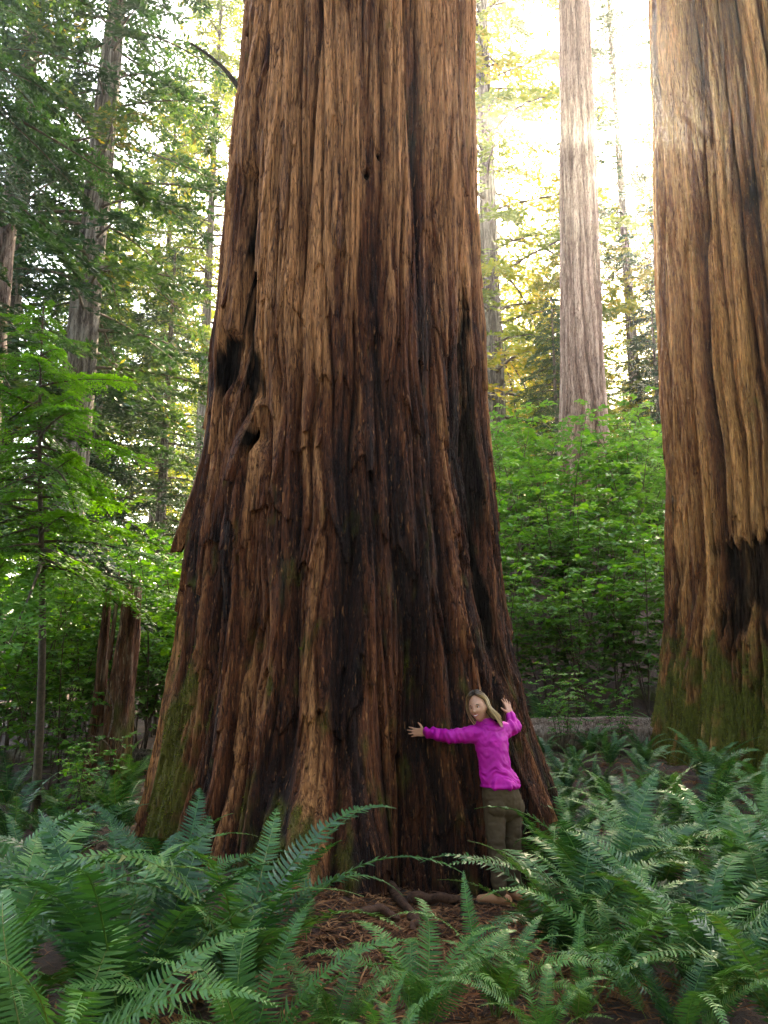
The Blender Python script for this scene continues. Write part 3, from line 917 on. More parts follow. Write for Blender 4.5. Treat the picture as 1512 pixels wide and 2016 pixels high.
for px, d, s in ((20, 11.6, .9), (110, 12.2, .95), (200, 12.4, .9), (290, 12.4, .95), (345, 12.8, 1.0), (60, 13.8, 1.1), (150, 14.2, 1.15), (245, 14.0, 1.15), (320, 14.4, 1.15), (375, 14.8, 1.1), (20, 16.0, 1.25), (120, 16.5, 1.2), (215, 16.2, 1.25), (300, 16.8, 1.25), (370, 17.0, 1.3), (70, 19, 1.3), (180, 19.2, 1.3), (280, 19.5, 1.3), (355, 19.6, 1.3), (130, 11.0, .7)):
    x, y = polar(px + rs.uniform(-12, 12), d)
    SL.append(shrub(x, y, s, 'x', 'shrubs on the left'))
row_labels(SR, 'bright green bank shrub', ['lowest row', 'second row up', 'third row up', 'fourth row up', 'top row'], 'the giant trunk')
row_labels(SL, 'green thicket shrub left of the giant trunk', ['front row', 'second row', 'third row', 'back row'], 'the left edge')
x, y = polar(1095, 12.0)
shrub(x, y, .42, 'small yellow-green leafy plant in front of the log right of the woman', None, 6)
x, y = polar(1190, 12.4)
shrub(x, y, .36, 'little leafy sprig rising behind the pale log', None, 5)
x, y = polar(190, 9.4)
shrub(x, y, .40, 'low leafy plant at the foot of the broken stump', None, 5)

# ------------------------------------------------------------------ ferns
def frond_mesh(seed, L, e0, e1, wmax, dead=False):
    """arching frond along +X, leaflets in two rows"""
    rs = np.random.RandomState(seed)
    nS = 26
    s = np.linspace(0, 1, nS)
    el = e0 + (e1 - e0) * s ** 1.7
    st = np.stack([np.cos(el), 0.25 * (rs.rand() - 0.5) * s, np.sin(el)], -1)
    st /= np.linalg.norm(st, axis=1)[:, None]
    P = np.concatenate([[[0, 0, 0]], np.cumsum(0.5 * (st[1:] + st[:-1]) * (L / (nS - 1)), 0)])
    mb = MB()
    tube(mb, P, np.interp(s, [0, 1], [0.0045, 0.0012]), 4, 0.95 if not dead else 0.5, cap=False)
    npair = int(50 * L / 1.0)
    tq = np.linspace(0.10, 0.995, npair)
    for sg in (1, -1):
        tt = tq + (0.006 if sg > 0 else 0)
        tt = np.clip(tt + rs.normal(0, 0.002, npair), 0, 1)
        C = np.stack([np.interp(tt, s, P[:, k]) for k in range(3)], -1)
        T = np.stack([np.interp(tt, s, st[:, k]) for k in range(3)], -1)
        T /= np.linalg.norm(T, axis=1)[:, None]
        S = np.cross([0, 0, 1.0], T)
        Sn = np.linalg.norm(S, axis=1)[:, None]
        S = np.where(Sn > 0.15, S / np.maximum(Sn, 1e-6), np.array([0, 1.0, 0]))
        S = S - T * (S * T).sum(1)[:, None]
        S /= np.linalg.norm(S, axis=1)[:, None]
        Nn = np.cross(T, S)
        prof = np.minimum(smooth(-0.08, 0.28, tt), (1.02 - tt) ** 0.72 * 1.25)
        ln = (wmax * np.clip(prof, 0.02, 1) * rs.uniform(0.88, 1.08, npair))[:, None]
        lift = rs.normal(0.12 if not dead else -0.5, 0.10 if not dead else 0.5, npair)[:, None]
        d = S * sg + T * (0.22 + 0.5 * tt[:, None] ** 3) + Nn * lift
        d /= np.linalg.norm(d, axis=1)[:, None]
        wv = np.cross(d, Nn) * (-sg)
        wv = T - d * (T * d).sum(1)[:, None]
        wv /= np.linalg.norm(wv, axis=1)[:, None]
        wv = wv * 0.93 + Nn * rs.normal(0.15, 0.2, npair)[:, None]
        hw = np.minimum(0.0068, ln * 0.22)
        dn = Nn * (-0.16)
        A = C
        V = np.stack([A - wv * hw * 0.7, A + d * ln * 0.04 + wv * hw * 1.5,
                      A + d * ln * 0.45 - wv * hw * 0.75 + dn * ln * 0.12, A + d * ln * 0.45 + wv * hw * 0.9 + dn * ln * 0.12,
                      A + d * ln * 0.8 - wv * hw * 0.25 + dn * ln * 0.5, A + d * ln * 0.8 + wv * hw * 0.75 + dn * ln * 0.5,
                      A + d * ln + wv * hw * 0.8 + dn * ln * 0.85], 1).reshape(-1, 3)
        k = np.arange(npair)[:, None] * 7
        rn = np.repeat(np.clip(0.40 + 0.2 * tt + rs.normal(0, 0.12, npair), 0, 0.93), 7)
        n0 = mb.n
        mb.add(V, np.concatenate([k + np.array([[0, 2, 3, 1]]), k + np.array([[2, 4, 5, 3]])]), rn)
        mb.add(np.zeros((0, 3)), np.concatenate([k + np.array([[4, 6, 5]])]) + n0 - mb.n, np.zeros(0))
    return mb

FR, FRD = [], []
for k in range(14):
    q = k / 13.0
    mbf = frond_mesh(1000 + k, 1.0, RAD(66 + 16 * ((k * 7) % 5) / 4), RAD(20 - 70 * ((k * 5) % 7) / 6), 0.105 + 0.025 * ((k * 3) % 4) / 3)
    o = mbf.build('frond', M['fern'], None, False)
    FR.append(o.data); bpy.data.objects.remove(o)
for k in range(4):
    mbf = frond_mesh(1100 + k, 0.9, RAD(40), RAD(-70 - 10 * k), 0.07, True)
    o = mbf.build('frond', M['fern_dead'], None, False)
    FRD.append(o.data); bpy.data.objects.remove(o)

rf = np.random.RandomState(55)
def fern(x, y, s, label, group=None, n=15, dead=1, z=None, open_=1.0, az0=None, light=0.15):
    lt = rf.rand() < light
    o = thing('sword_fern', (x, y, (G(x, y) if z is None else z) - 0.01), label, 'fern', group)
    a0 = rf.uniform(0, 6.28) if az0 is None else az0
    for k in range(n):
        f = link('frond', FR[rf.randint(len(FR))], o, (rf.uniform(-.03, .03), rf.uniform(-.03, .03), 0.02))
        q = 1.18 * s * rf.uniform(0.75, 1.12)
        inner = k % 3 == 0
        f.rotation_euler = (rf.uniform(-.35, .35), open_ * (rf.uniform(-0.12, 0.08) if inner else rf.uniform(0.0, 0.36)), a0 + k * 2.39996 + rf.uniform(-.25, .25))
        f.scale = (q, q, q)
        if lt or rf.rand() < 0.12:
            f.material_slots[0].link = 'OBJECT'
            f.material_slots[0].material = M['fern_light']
    for k in range(dead):
        f = link('frond', FRD[rf.randint(len(FRD))], o, (0, 0, 0.03))
        f.rotation_euler = (rf.uniform(-.4, .4), rf.uniform(0.1, 0.6), rf.uniform(0, 6.28))
        f.scale = (s * .85,) * 3
        f['label'] = 'withered brown frond'
    return o

FL, FRR, FB, FS = [], [], [], []
FERNS = [
    (-1.98, 4.15, 1.15, 'big sword fern filling the lower left corner', None, 18),
    (-1.30, 4.35, 1.12, 'tall dark sword fern in the left foreground, second from the left corner', None, 18),
    (-0.86, 4.95, 1.18, 'sword fern with long fronds arching right across the foot of the giant trunk', None, 18),
    (-1.35, 3.55, .85, 'sword fern cut off by the bottom edge on the left', None, 14),
    (-0.62, 4.05, .80, 'sword fern at the bottom edge left of centre', None, 14),
    (-0.26, 4.6, .62, 'small upright sword fern below the root arch', None, 11),
    (0.20, 4.55, .70, 'upright sword fern in the middle foreground, before the bare soil', None, 13),
    (0.62, 4.85, .72, 'sword fern below the woman with one stiff frond reaching up', None, 13),
    (0.0, 3.75, .62, 'low sword fern peeping over the bottom edge in the middle', None, 10),
    (1.28, 5.75, .95, 'sword fern right of the woman, fronds crossing her legs', None, 16),
    (1.62, 6.25, 1.08, 'large sword fern in the heart of the right-hand patch', None, 18),
    (1.05, 4.70, .62, 'small sword fern at the bottom, between middle and right clumps', None, 9),
    (1.95, 5.25, .95, 'sword fern with pale bent fronds low in the right-hand patch', None, 16),
    (2.55, 5.7, 1.05, 'wide sword fern against the right edge', None, 16),
    (2.05, 4.45, .9, 'sword fern in the lower right corner', None, 14),
    (1.45, 4.25, .6, 'small fern at the bottom edge, right of centre', None, 9),
    (1.42, 5.15, .78, 'dark sword fern low between the heart of the right patch and the bottom edge', None, 13),
    (0.78, 4.25, .58, 'low sword fern at the bottom edge below the woman', None, 10),
    (1.78, 4.75, .80, 'sword fern just left of the lower right corner', None, 13),
]
for x, y, s, lb, g, n in FERNS:
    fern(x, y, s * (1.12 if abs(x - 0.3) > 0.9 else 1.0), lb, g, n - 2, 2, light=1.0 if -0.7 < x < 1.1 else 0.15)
for x, y, s in ((-1.75, 5.3, 1.1), (-2.45, 5.75, 1.1), (-1.55, 6.2, .95), (-2.95, 7.0, 1.0), (-3.1, 8.2, .9), (-3.9, 8.8, .9), (-2.75, 8.9, .8), (-4.5, 8.1, 1.0), (-3.3, 9.9, .8), (-2.7, 4.9, 1.15)):
    FL.append(fern(x, y, s, 'x', 'ferns of the left bed', 14))
for x, y, s in ((2.1, 6.75, 1.05), (1.55, 7.35, .85), (2.35, 7.5, 1.0), (2.95, 7.1, 1.0), (3.1, 6.3, 1.0), (3.0, 8.2, 1.0), (2.4, 8.5, .95), (3.5, 9.0, 1.0), (1.85, 8.3, .8), (3.7, 7.8, 1.0), (2.75, 9.5, .65), (2.15, 9.6, .6), (3.9, 10.1, .8), (3.3, 10.6, .55), (2.5, 10.9, .5), (2.6, 6.5, 1.0), (4.2, 9.0, .9), (1.9, 10.6, .5), (2.9, 11.6, .5), (3.6, 11.5, .5), (2.3, 11.8, .45), (1.9, 9.1, .6), (3.2, 9.9, .6), (1.75, 11.6, .5), (1.7, 10.0, .7), (2.25, 10.3, .65), (2.6, 10.1, .6), (3.0, 11.0, .6)):
    FRR.append(fern(x, y, s, 'x', 'ferns of the right bed', 13))
for x, y, s, lb in ((1.06, 6.62, .55, 'withered brown fern beside the woman\'s foot'), (1.45, 4.75, .6, 'withered brown fern lying low among the right-hand ferns'), (3.05, 8.75, .8, 'rust-brown curled fern before the right-hand redwood'), (-0.55, 5.9, .6, 'withered brown fern on the litter at the trunk foot')):
    fern(x, y, s, lb, None, 1, 6)
for px, d, s in ((1000, 13.3, .8), (1060, 13.9, .9), (1110, 13.3, .8), (1170, 14.0, .9), (1240, 13.5, .85), (1300, 13.9, .9)):
    x, y = polar(px, d)
    FB.append(fern(x, y, s, 'x', 'ferns under the bank', 10))
for px, d, s in ((200, 11.3, .8), (275, 11.0, .8), (60, 10.8, .8), (150, 10.4, .7)):
    x, y = polar(px, d)
    FS.append(fern(x, y, s, 'x', 'ferns by the stump', 10))
row_labels(FL, 'sword fern of the left bed', ['front row', 'middle row', 'back row'], 'the left edge')
row_labels(FRR, 'sword fern of the right bed', ['front row', 'second row', 'third row', 'back row'], 'the woman')
row_labels(FB, 'shaded fern at the foot of the right bank', [''], 'the giant trunk')
row_labels(FS, 'fern around the broken stump', [''], 'the left edge')

# ------------------------------------------------------------------ stump, pole, logs, litter
def snag(mb, x, y, z0, z1, r0, r1, seed, lean=(0, 0), jag=0.35, sides=26, nz=46):
    rs = np.random.RandomState(seed)
    th = np.linspace(0, 2 * math.pi, sides, endpoint=False)
    top = z1 - jag * np.abs(noise(np.cos(th) * 1.6, np.sin(th) * 1.6, 0.0, seed)) * 2 - rs.uniform(0, jag * 0.4, sides)
    s = np.linspace(0, 1, nz)
    Zg = z0 + (top[None] - z0) * s[:, None]
    rr = (r0 + (r1 - r0) * s)[:, None] * (1 + 0.34 * noise(np.cos(th)[None] * 2.2, np.sin(th)[None] * 2.2, Zg * 1.2, seed + 1) + 0.10 * noise(np.cos(th)[None] * 6, np.sin(th)[None] * 6, Zg * 3.0, seed + 2))
    V = np.stack([x + lean[0] * (Zg - z0) + rr * np.cos(th), y + lean[1] * (Zg - z0) + rr * np.sin(th), Zg], -1)
    inner = V[-1].copy()
    inner[:, :2] = np.array([x + lean[0] * (z1 - z0), y + lean[1] * (z1 - z0)]) + (inner[:, :2] - np.array([x + lean[0] * (z1 - z0), y + lean[1] * (z1 - z0)])) * 0.45
    inner[:, 2] -= 0.25
    V = np.concatenate([V.reshape(-1, 3), inner])
    mb.add(V, grid_faces(nz + 1, sides, True), 0.5)
    c0 = V[-sides:].mean(0)
    mb.add(np.concatenate([V[-sides:], [c0]]), np.array([[k, (k + 1) % sides, sides] for k in range(sides)]), 0.5)

def wood_attrs(mb, seed, moss_z=None, pale_top=None):
    V = np.concatenate(mb.v)
    t_ = 0.45 + 0.4 * noise(V[:, 0] * 7, V[:, 1] * 7, V[:, 2] * 2.2, seed) + 0.25 * noise(V[:, 0] * 18, V[:, 1] * 18, V[:, 2] * 8, seed + 1)
    if pale_top is not None: t_ = t_ + 0.6 * smooth(pale_top, pale_top + 0.12, V[:, 2])
    ms = np.zeros(len(V))
    if moss_z is not None:
        ms = smooth(0.45, 0.9, smooth(moss_z + 0.8, moss_z - 0.5, V[:, 2]) * 0.6 + 0.6 * noise(V[:, 0] * 5, V[:, 1] * 5, V[:, 2] * 4, seed + 2)) * 0.8
    return dict(tone=np.clip(t_, 0, 1), char=np.zeros(len(V)), moss=ms)

stx, sty = -3.50, 10.5
stump = thing('broken_stump', (stx, sty, G(stx, sty)), 'rotten reddish two-pronged broken stump left of the giant trunk', 'stump')
mb = MB(); snag(mb, 0.06, 0, -0.3, 2.85, 0.22, 0.11, 61, (0.045, 0), 0.34)
mb.build('shaft', M['rot'], stump, True, wood_attrs(mb, 1, 1.2, 2.45))
mb = MB(); snag(mb, -0.20, 0.05, -0.3, 2.8, 0.13, 0.04, 62, (0.015, 0), 0.45, 16)
mb.build('prong', M['rot'], stump, True, wood_attrs(mb, 2, 0.4))
mb = MB()
tube(mb, [(-0.04, -0.08, 1.7), (0.0, -0.06, 2.4), (0.01, -0.05, 2.85)], [0.035, 0.025, 0.008], 5, 0.5)
mb.build('splinter', M['rot'], stump, False, wood_attrs(mb, 3))
for k, (a, b_, c_) in enumerate((((0.05, -0.2, 0.75), (0.25, -0.45, 1.15), (0.05, -0.4, 1.35)), ((0.1, -0.2, 0.55), (0.2, -0.5, 0.75), (-0.1, -0.5, 0.8)))):
    mb = MB(); tube(mb, bez(a, b_, c_, 8), np.linspace(0.012, 0.004, 8), 4, 0.5)
    mb.build('dead_twig', M['log'], stump, True, wood_attrs(mb, 4 + k))

px_, py_ = -6.05, 12.0
pole = thing('broken_pole', (px_ - 0.18, py_, G(px_, py_)), 'pale brown broken dead trunk clipped by the left edge', 'dead tree')
mb = MB(); snag(mb, 0, 0, -0.3, 9.1 - G(px_, py_), 0.20, 0.15, 65, (0, 0), 0.10, 22, 90)
mb.build('shaft', M['log'], pole, True, wood_attrs(mb, 9))

def fallen_log(name, p0, p1, r0, r1, label, mat, seed, moss=False):
    p0, p1 = np.array(p0, float), np.array(p1, float)
    o = thing(name, p0, label, 'log')
    n, sides = 60, 22
    s = np.linspace(0, 1, n)
    P = (p1 - p0)[None] * s[:, None] + np.stack([0 * s, 0 * s, 0.03 * np.sin(s * 5)], -1)
    mb = MB()
    T, A, B = frames(P)
    th = np.linspace(0, 2 * math.pi, sides, endpoint=False)
    rr = np.interp(s, [0, 1], [r0, r1])[:, None] * (1 + 0.16 * noise(np.cos(th)[None] * 2.5, np.sin(th)[None] * 2.5, s[:, None] * 3, seed) + 0.08 * noise(np.cos(th)[None] * 7, np.sin(th)[None] * 7, s[:, None] * 8, seed + 1))
    V = P[:, None] + rr[..., None] * (np.cos(th)[None, :, None] * A[:, None] + np.sin(th)[None, :, None] * B[:, None])
    V = V.reshape(-1, 3)
    mb.add(V, grid_faces(n, sides, True))
    mb.add(np.concatenate([V[:sides], P[:1]]), np.array([[(k + 1) % sides, k, sides] for k in range(sides)]))
    mb.add(np.concatenate([V[-sides:], P[-1:]]), np.array([[k, (k + 1) % sides, sides] for k in range(sides)]))
    W = np.concatenate(mb.v)
    dirn = (p1 - p0) / np.linalg.norm(p1 - p0)
    al = W @ dirn
    t_ = 0.55 + 0.35 * noise(al * 0.8, W[:, 2] * 14, W[:, 1] * 6, seed + 4) + 0.25 * noise(al * 3, W[:, 2] * 30, W[:, 1] * 12, seed + 5)
    ms = smooth(0.2, 0.7, 0.45 + 0.6 * noise(W[:, 0] * 3, W[:, 1] * 3, W[:, 2] * 3, seed + 6)) * (0.8 if moss else 0.15)
    mb.build('shaft', mat, o, True, dict(tone=np.clip(t_, 0, 1), char=np.zeros(len(W)), moss=ms))
    return o

fallen_log('fallen_log', (1.5, 12.6, 0.86), (6.2, 12.1, 0.98), 0.24, 0.22, 'pale weathered log lying behind the ferns, right of the woman', M['log'], 21)
fallen_log('fallen_log', (3.2, 15.0, 1.15), (8.6, 14.3, 1.35), 0.34, 0.36, 'dark mossy log in the shade above the pale log', M['bark_dark'], 25, True)
fallen_log('fallen_log', (-6.0, 11.8, 0.62), (-2.0, 11.4, 0.66), 0.16, 0.13, 'dark log half hidden behind the broken stump', M['bark_dark'], 27, True)

# needles, twigs and leaf bits on the ground
rl = np.random.RandomState(91)
mb = MB()
nL = 16000
x = np.concatenate([rl.normal(0.25, 0.75, 8000), rl.uniform(-3.5, 4.5, nL - 8000)])
y = np.concatenate([rl.normal(6.0, 0.75, 8000), rl.uniform(3.2, 11.5, nL - 8000)])
z = gz(x, y) + 0.018 * noise2(x * 6, y * 6, 9) + rl.uniform(0.003, 0.03, nL)
a = rl.uniform(0, 6.28, nL)
d = np.stack([np.cos(a), np.sin(a), rl.normal(0, 0.18, nL)], -1)
w = np.stack([-np.sin(a), np.cos(a), rl.normal(0, 0.4, nL)], -1)
ln = rl.uniform(0.03, 0.11, nL)[:, None]
wd = rl.uniform(0.003, 0.009, nL)[:, None]
C = np.stack([x, y, z], -1)
mid = C + np.array([0, 0, 1.0]) * (ln * rl.uniform(-.05, .2, nL)[:, None])
V = np.stack([C - d * ln, mid + w * wd, C + d * ln, mid - w * wd], 1).reshape(-1, 3)
mb.add(V, np.arange(nL * 4).reshape(-1, 4), np.repeat(rl.rand(nL), 4))
lit = mb.build('leaf_litter', M['litter'], None, False)
tag(lit, 'orange-brown needles and twig bits scattered on the soil', 'litter', None, 'stuff')

# ------------------------------------------------------------------ the woman hugging the trunk
def trunk_hit(px, py):
    """where the line of sight of a photo point meets the giant trunk"""
    lo = None
    for Y_ in np.arange(6.3, 9.0, 0.01):
        p_ = at(px, py, Y_)
        ph_ = math.atan2(p_[0] - TREE[0], TREE[1] - p_[1])
        r_ = float(main.full(np.array([ph_]), np.array([p_[2]]))[0][0])
        if math.hypot(p_[0] - TREE[0], p_[1] - TREE[1]) <= r_:
            return p_
    return at(px, py, 7.6)

def ringloft(mb, rings, sv, fv, sides=28):
    """rings: (centre, half width, half depth)"""
    th = np.linspace(0, 2 * math.pi, sides, endpoint=False)
    C = np.array([r[0] for r in rings]); A_ = np.array([r[1] for r in rings]); B_ = np.array([r[2] for r in rings])
    k = np.linspace(0, len(rings) - 1, (len(rings) - 1) * 4 + 1)
    i = np.arange(len(rings))
    C = np.stack([np.interp(k, i, C[:, j]) for j in range(3)], -1)
    A_ = np.interp(k, i, A_); B_ = np.interp(k, i, B_)
    V = C[:, None] + (A_[:, None] * np.cos(th))[..., None] * sv + (B_[:, None] * np.sin(th))[..., None] * fv
    V = V.reshape(-1, 3)
    n_ = len(k)
    mb.add(V, grid_faces(n_, sides, True))
    mb.add(np.concatenate([V[:sides], C[:1]]), np.array([[(q + 1) % sides, q, sides] for q in range(sides)]))
    mb.add(np.concatenate([V[-sides:], C[-1:]]), np.array([[q, (q + 1) % sides, sides] for q in range(sides)]))

def limb(mb, pts, rad, n_=24, sides=16):
    """smooth tapered limb through joint points"""
    pts = np.array(pts, float)
    d_ = np.concatenate([[0], np.cumsum(np.linalg.norm(np.diff(pts, axis=0), axis=1))])
    k = np.linspace(0, d_[-1], n_)
    P = np.stack([np.interp(k, d_, pts[:, j]) for j in range(3)], -1)
    for _ in range(2):
        P[1:-1] = 0.25 * P[:-2] + 0.5 * P[1:-1] + 0.25 * P[2:]
    tube(mb, P, np.interp(k, d_, rad), sides)
    for e, r_ in ((P[0], rad[0]), (P[-1], rad[-1])):
        ball(mb, e, (r_, r_, r_))

def ball(mb, c, r_, R_=None, nu=18, nv=12, a=0.5):
    u_ = np.linspace(0, 2 * math.pi, nu, endpoint=False)
    v_ = np.linspace(0, math.pi, nv)
    D = np.stack([np.sin(v_)[:, None] * np.cos(u_), np.sin(v_)[:, None] * np.sin(u_), np.cos(v_)[:, None] + 0 * u_], -1).reshape(-1, 3) * np.array(r_)
    if R_ is not None: D = D @ np.array(R_)
    mb.add(D + np.array(c), grid_faces(nv, nu, True), a)

def remesh(mb, voxel, it=4, fac=0.5):
    tmp = mb.build('tmp', M['twig'])
    md = tmp.modifiers.new('r', 'REMESH'); md.mode = 'VOXEL'; md.voxel_size = voxel
    sm = tmp.modifiers.new('s', 'SMOOTH'); sm.factor = fac; sm.iterations = it
    dg = bpy.context.evaluated_depsgraph_get()
    me_ = bpy.data.meshes.new_from_object(tmp.evaluated_get(dg))
    old = tmp.data
    bpy.data.objects.remove(tmp); bpy.data.meshes.remove(old)
    me_.materials.clear()
    me_.polygons.foreach_set('use_smooth', np.ones(len(me_.polygons), bool))
    return me_

def displace(me_, fn):
    n_ = len(me_.vertices)
    V = np.empty(n_ * 3, np.float32); me_.vertices.foreach_get('co', V); V = V.reshape(-1, 3)
    Nv = np.empty(n_ * 3, np.float32); me_.vertices.foreach_get('normal', Nv); Nv = Nv.reshape(-1, 3)
    V = V + Nv * fn(V, Nv)[:, None]
    me_.vertices.foreach_set('co', np.ascontiguousarray(V, np.float32).ravel()); me_.update()

def hand(mb, wrist, d_, n_, t_, s_=1.0, curl=0.12, spread=0.16):
    """palm with four fingers and a thumb; d_ along the fingers, n_ out of the palm, t_ towards the thumb"""
    d_, n_, t_ = [np.array(v_, float) / np.linalg.norm(v_) for v_ in (d_, n_, t_)]
    w_ = np.array(wrist, float)
    for off in np.linspace(-0.026, 0.026, 4):
        limb(mb, [w_ + t_ * off * 0.7 * s_, w_ + d_ * 0.045 * s_ + t_ * off * s_, w_ + d_ * 0.088 * s_ + t_ * off * s_], np.array([0.014, 0.0135, 0.0105]) * s_, 8, 8)
    for i_, (off, ln_) in enumerate(((0.028, .070), (0.0095, .079), (-0.0095, .073), (-0.028, .056))):
        k_ = w_ + d_ * (0.088 - 0.006 * abs(i_ - 1)) * s_ + t_ * off * s_
        f_ = d_ + t_ * spread * (off / 0.02)
        f_ /= np.linalg.norm(f_)
        p1_ = k_ + (f_ - n_ * 0.10) * ln_ * 0.45 * s_
        p2_ = p1_ + (f_ + n_ * curl) * ln_ * 0.32 * s_
        p3_ = p2_ + (f_ + n_ * curl * 2.2) * ln_ * 0.26 * s_
        limb(mb, [k_ - d_ * 0.02, k_, p1_, p2_, p3_], np.array([.0095, .0092, .0084, .0077, .0066]) * s_, 12, 8)
    b_ = w_ + d_ * 0.022 * s_ + t_ * 0.026 * s_
    f_ = d_ * 0.45 + t_ * 0.9
    limb(mb, [b_ - t_ * 0.012, b_ + f_ * 0.030 * s_, b_ + f_ * 0.052 * s_ + d_ * 0.004, b_ + f_ * 0.068 * s_ + d_ * 0.012 * s_], np.array([.014, .0115, .0092, .0072]) * s_, 10, 8)

ROOT = np.array([0.98, 7.03, 0.0])
woman = thing('person', ROOT, 'woman in a purple jacket and olive trousers hugging the giant trunk, smiling back', 'person')
sv = np.array([0.89, 0.45, 0.0]); sv /= np.linalg.norm(sv)
fv = np.array([-sv[1], sv[0], 0.0])
W = lambda px, py, Y_: at(px, py, Y_) - ROOT
hitc = trunk_hit(958, 1450)
YC = min(max(hitc[1] - 0.16, 6.9), 7.25)
LH = trunk_hit(828, 1440) - ROOT
RH = trunk_hit(1001, 1397) - ROOT
YL = LH[1] + ROOT[1]
YR = min(RH[1] + ROOT[1], 7.55)
dy = YC - 7.05
T_RINGS = [(W(989, 1598, 7.03 + dy), .155, .115), (W(988, 1570, 7.02 + dy), .168, .125), (W(984, 1545, 7.02 + dy), .155, .112), (W(975, 1510, 7.03 + dy), .122, .095),
           (W(970, 1480, 7.04 + dy), .132, .102), (W(966, 1455, 7.05 + dy), .150, .105), (W(963, 1438, 7.06 + dy), .150, .090), (W(958, 1426, 7.07 + dy), .095, .07), (W(953, 1416, 7.07 + dy), .052, .052)]
LSH, LEL, LWR = W(936, 1446, 7.0 + dy), W(886, 1450, 0.55 * (7.0 + dy) + 0.45 * YL - 0.12), W(838, 1442, YL - 0.05)
RSH, REL, RWR = W(990, 1438, 7.14 + dy), W(1013, 1432, 0.5 * (7.14 + dy) + 0.5 * YR), W(1006, 1408, YR - 0.06)
LHP, LKN, LAN = W(973, 1600, 6.98 + dy), W(978, 1680, 6.96 + dy * .6), W(984, 1758, 6.97)
RHP, RKN, RAN = W(1006, 1600, 7.09 + dy), W(1009, 1680, 7.10 + dy * .6), W(1012, 1752, 7.12)
HC = W(941, 1394, 7.0 + dy)
fw = np.array([-0.46, -0.88, -0.06]); fw /= np.linalg.norm(fw)
up_ = np.array([-0.22, 0.0, 1.0]); up_ -= fw * (up_ @ fw); up_ /= np.linalg.norm(up_)
rt_ = np.cross(fw, up_)
HR = np.array([rt_, fw, up_])          # rows: head-space x, y, z axes

def head_shape(nu=60, nv=44):
    u_ = np.linspace(0, 2 * math.pi, nu, endpoint=False)
    v_ = np.linspace(0, math.pi, nv)
    x_ = (np.sin(v_)[:, None] * np.cos(u_)); y_ = (np.sin(v_)[:, None] * np.sin(u_)); z_ = np.cos(v_)[:, None] + 0 * u_
    X_, Y_, Z_ = x_ * 0.076, y_ * 0.094, z_ * 0.118
    jaw = smooth(0.1, -0.9, z_)
    X_ = X_ * (1 - 0.30 * jaw)
    Y_ = np.where(y_ > 0, Y_ * (1 - 0.06 * jaw), Y_ * (1 - 0.45 * jaw)) + 0.012 * jaw * (y_ > 0) * y_
    front = smooth(0.2, 0.7, y_)
    g = lambda cx, cz, wx, wz: np.exp(-((X_ - cx) / wx) ** 2 - ((Z_ - cz) / wz) ** 2) * front
    Y_ = Y_ + 0.026 * g(0, -0.020, 0.011, 0.016) + 0.013 * g(0, 0.004, 0.008, 0.022)
    Y_ = Y_ - 0.010 * (g(0.030, 0.012, 0.016, 0.012) + g(-0.030, 0.012, 0.016, 0.012)) + 0.006 * (g(0.03, 0.032, 0.02, 0.008) + g(-0.03, 0.032, 0.02, 0.008))
    Y_ = Y_ + 0.008 * (g(0.036, -0.022, 0.018, 0.018) + g(-0.036, -0.022, 0.018, 0.018)) + 0.006 * g(0, -0.052, 0.022, 0.010) + 0.008 * g(0, -0.092, 0.020, 0.014)
    return np.stack([X_, Y_, Z_], -1).reshape(-1, 3), grid_faces(nv, nu, True)

body = MB()
ringloft(body, T_RINGS, sv, fv)
limb(body, [T_RINGS[-2][0], T_RINGS[-1][0], W(946, 1406, 7.03 + dy), HC + np.array([0.01, 0.02, -0.04])], [.058, .05, .048, .052])
hv, hf = head_shape()
body.add(hv @ HR + HC, hf)
for sgn in (-1, 1):
    ball(body, HC + (np.array([sgn * 0.074, -0.004, -0.008]) @ HR), (0.010, 0.018, 0.030), HR)
limb(body, [LSH, LEL, LWR], [.052, .042, .027]); limb(body, [RSH, REL, RWR], [.052, .042, .027])
hd = LH - LWR; hd = np.array([-1.0, min(0.25, hd[1] * 2), 0.02])
hand(body, LWR, hd, (0.1, 1.0, 0.0), (-0.05, -0.12, 1.0), 0.98)
hand(body, RWR, (-0.28, 0.35, 0.95), (-0.5, 0.8, -0.1), (-0.85, -0.5, 0.1), 0.98)
limb(body, [LHP, LKN, LAN], [.082, .056, .038]); limb(body, [RHP, RKN, RAN], [.082, .056, .038])
for an, dirf in ((LAN, np.array([-0.92, 0.36, 0])), (RAN, np.array([-0.55, 0.8, 0]))):
    b0 = np.array([an[0], an[1], 0.035])
    limb(body, [an, b0 - dirf * 0.05, b0 + dirf * 0.06, b0 + dirf * 0.155 + np.array([0, 0, -0.012])], [.036, .034, .036, .022])
bm_ = remesh(body, 0.0056, 2, 0.4)
ms, nt, b, out = new_mat('skin')
b.inputs['Base Color'].default_value = (0.55, 0.25, 0.14, 1)
b.inputs['Roughness'].default_value = 0.5
b.inputs['Subsurface Weight'].default_value = 0.15
b.inputs['Subsurface Radius'].default_value = (0.02, 0.008, 0.004)
nt.links.new(ramp(nt, tex_noise(nt, (1, 1, 1), 30, 3), [(0.3, (0.48, 0.20, 0.11)), (0.7, (0.58, 0.28, 0.165))]), b.inputs['Base Color'])
M['skin'] = ms
bm_.materials.append(ms)
link('body', bm_, woman)

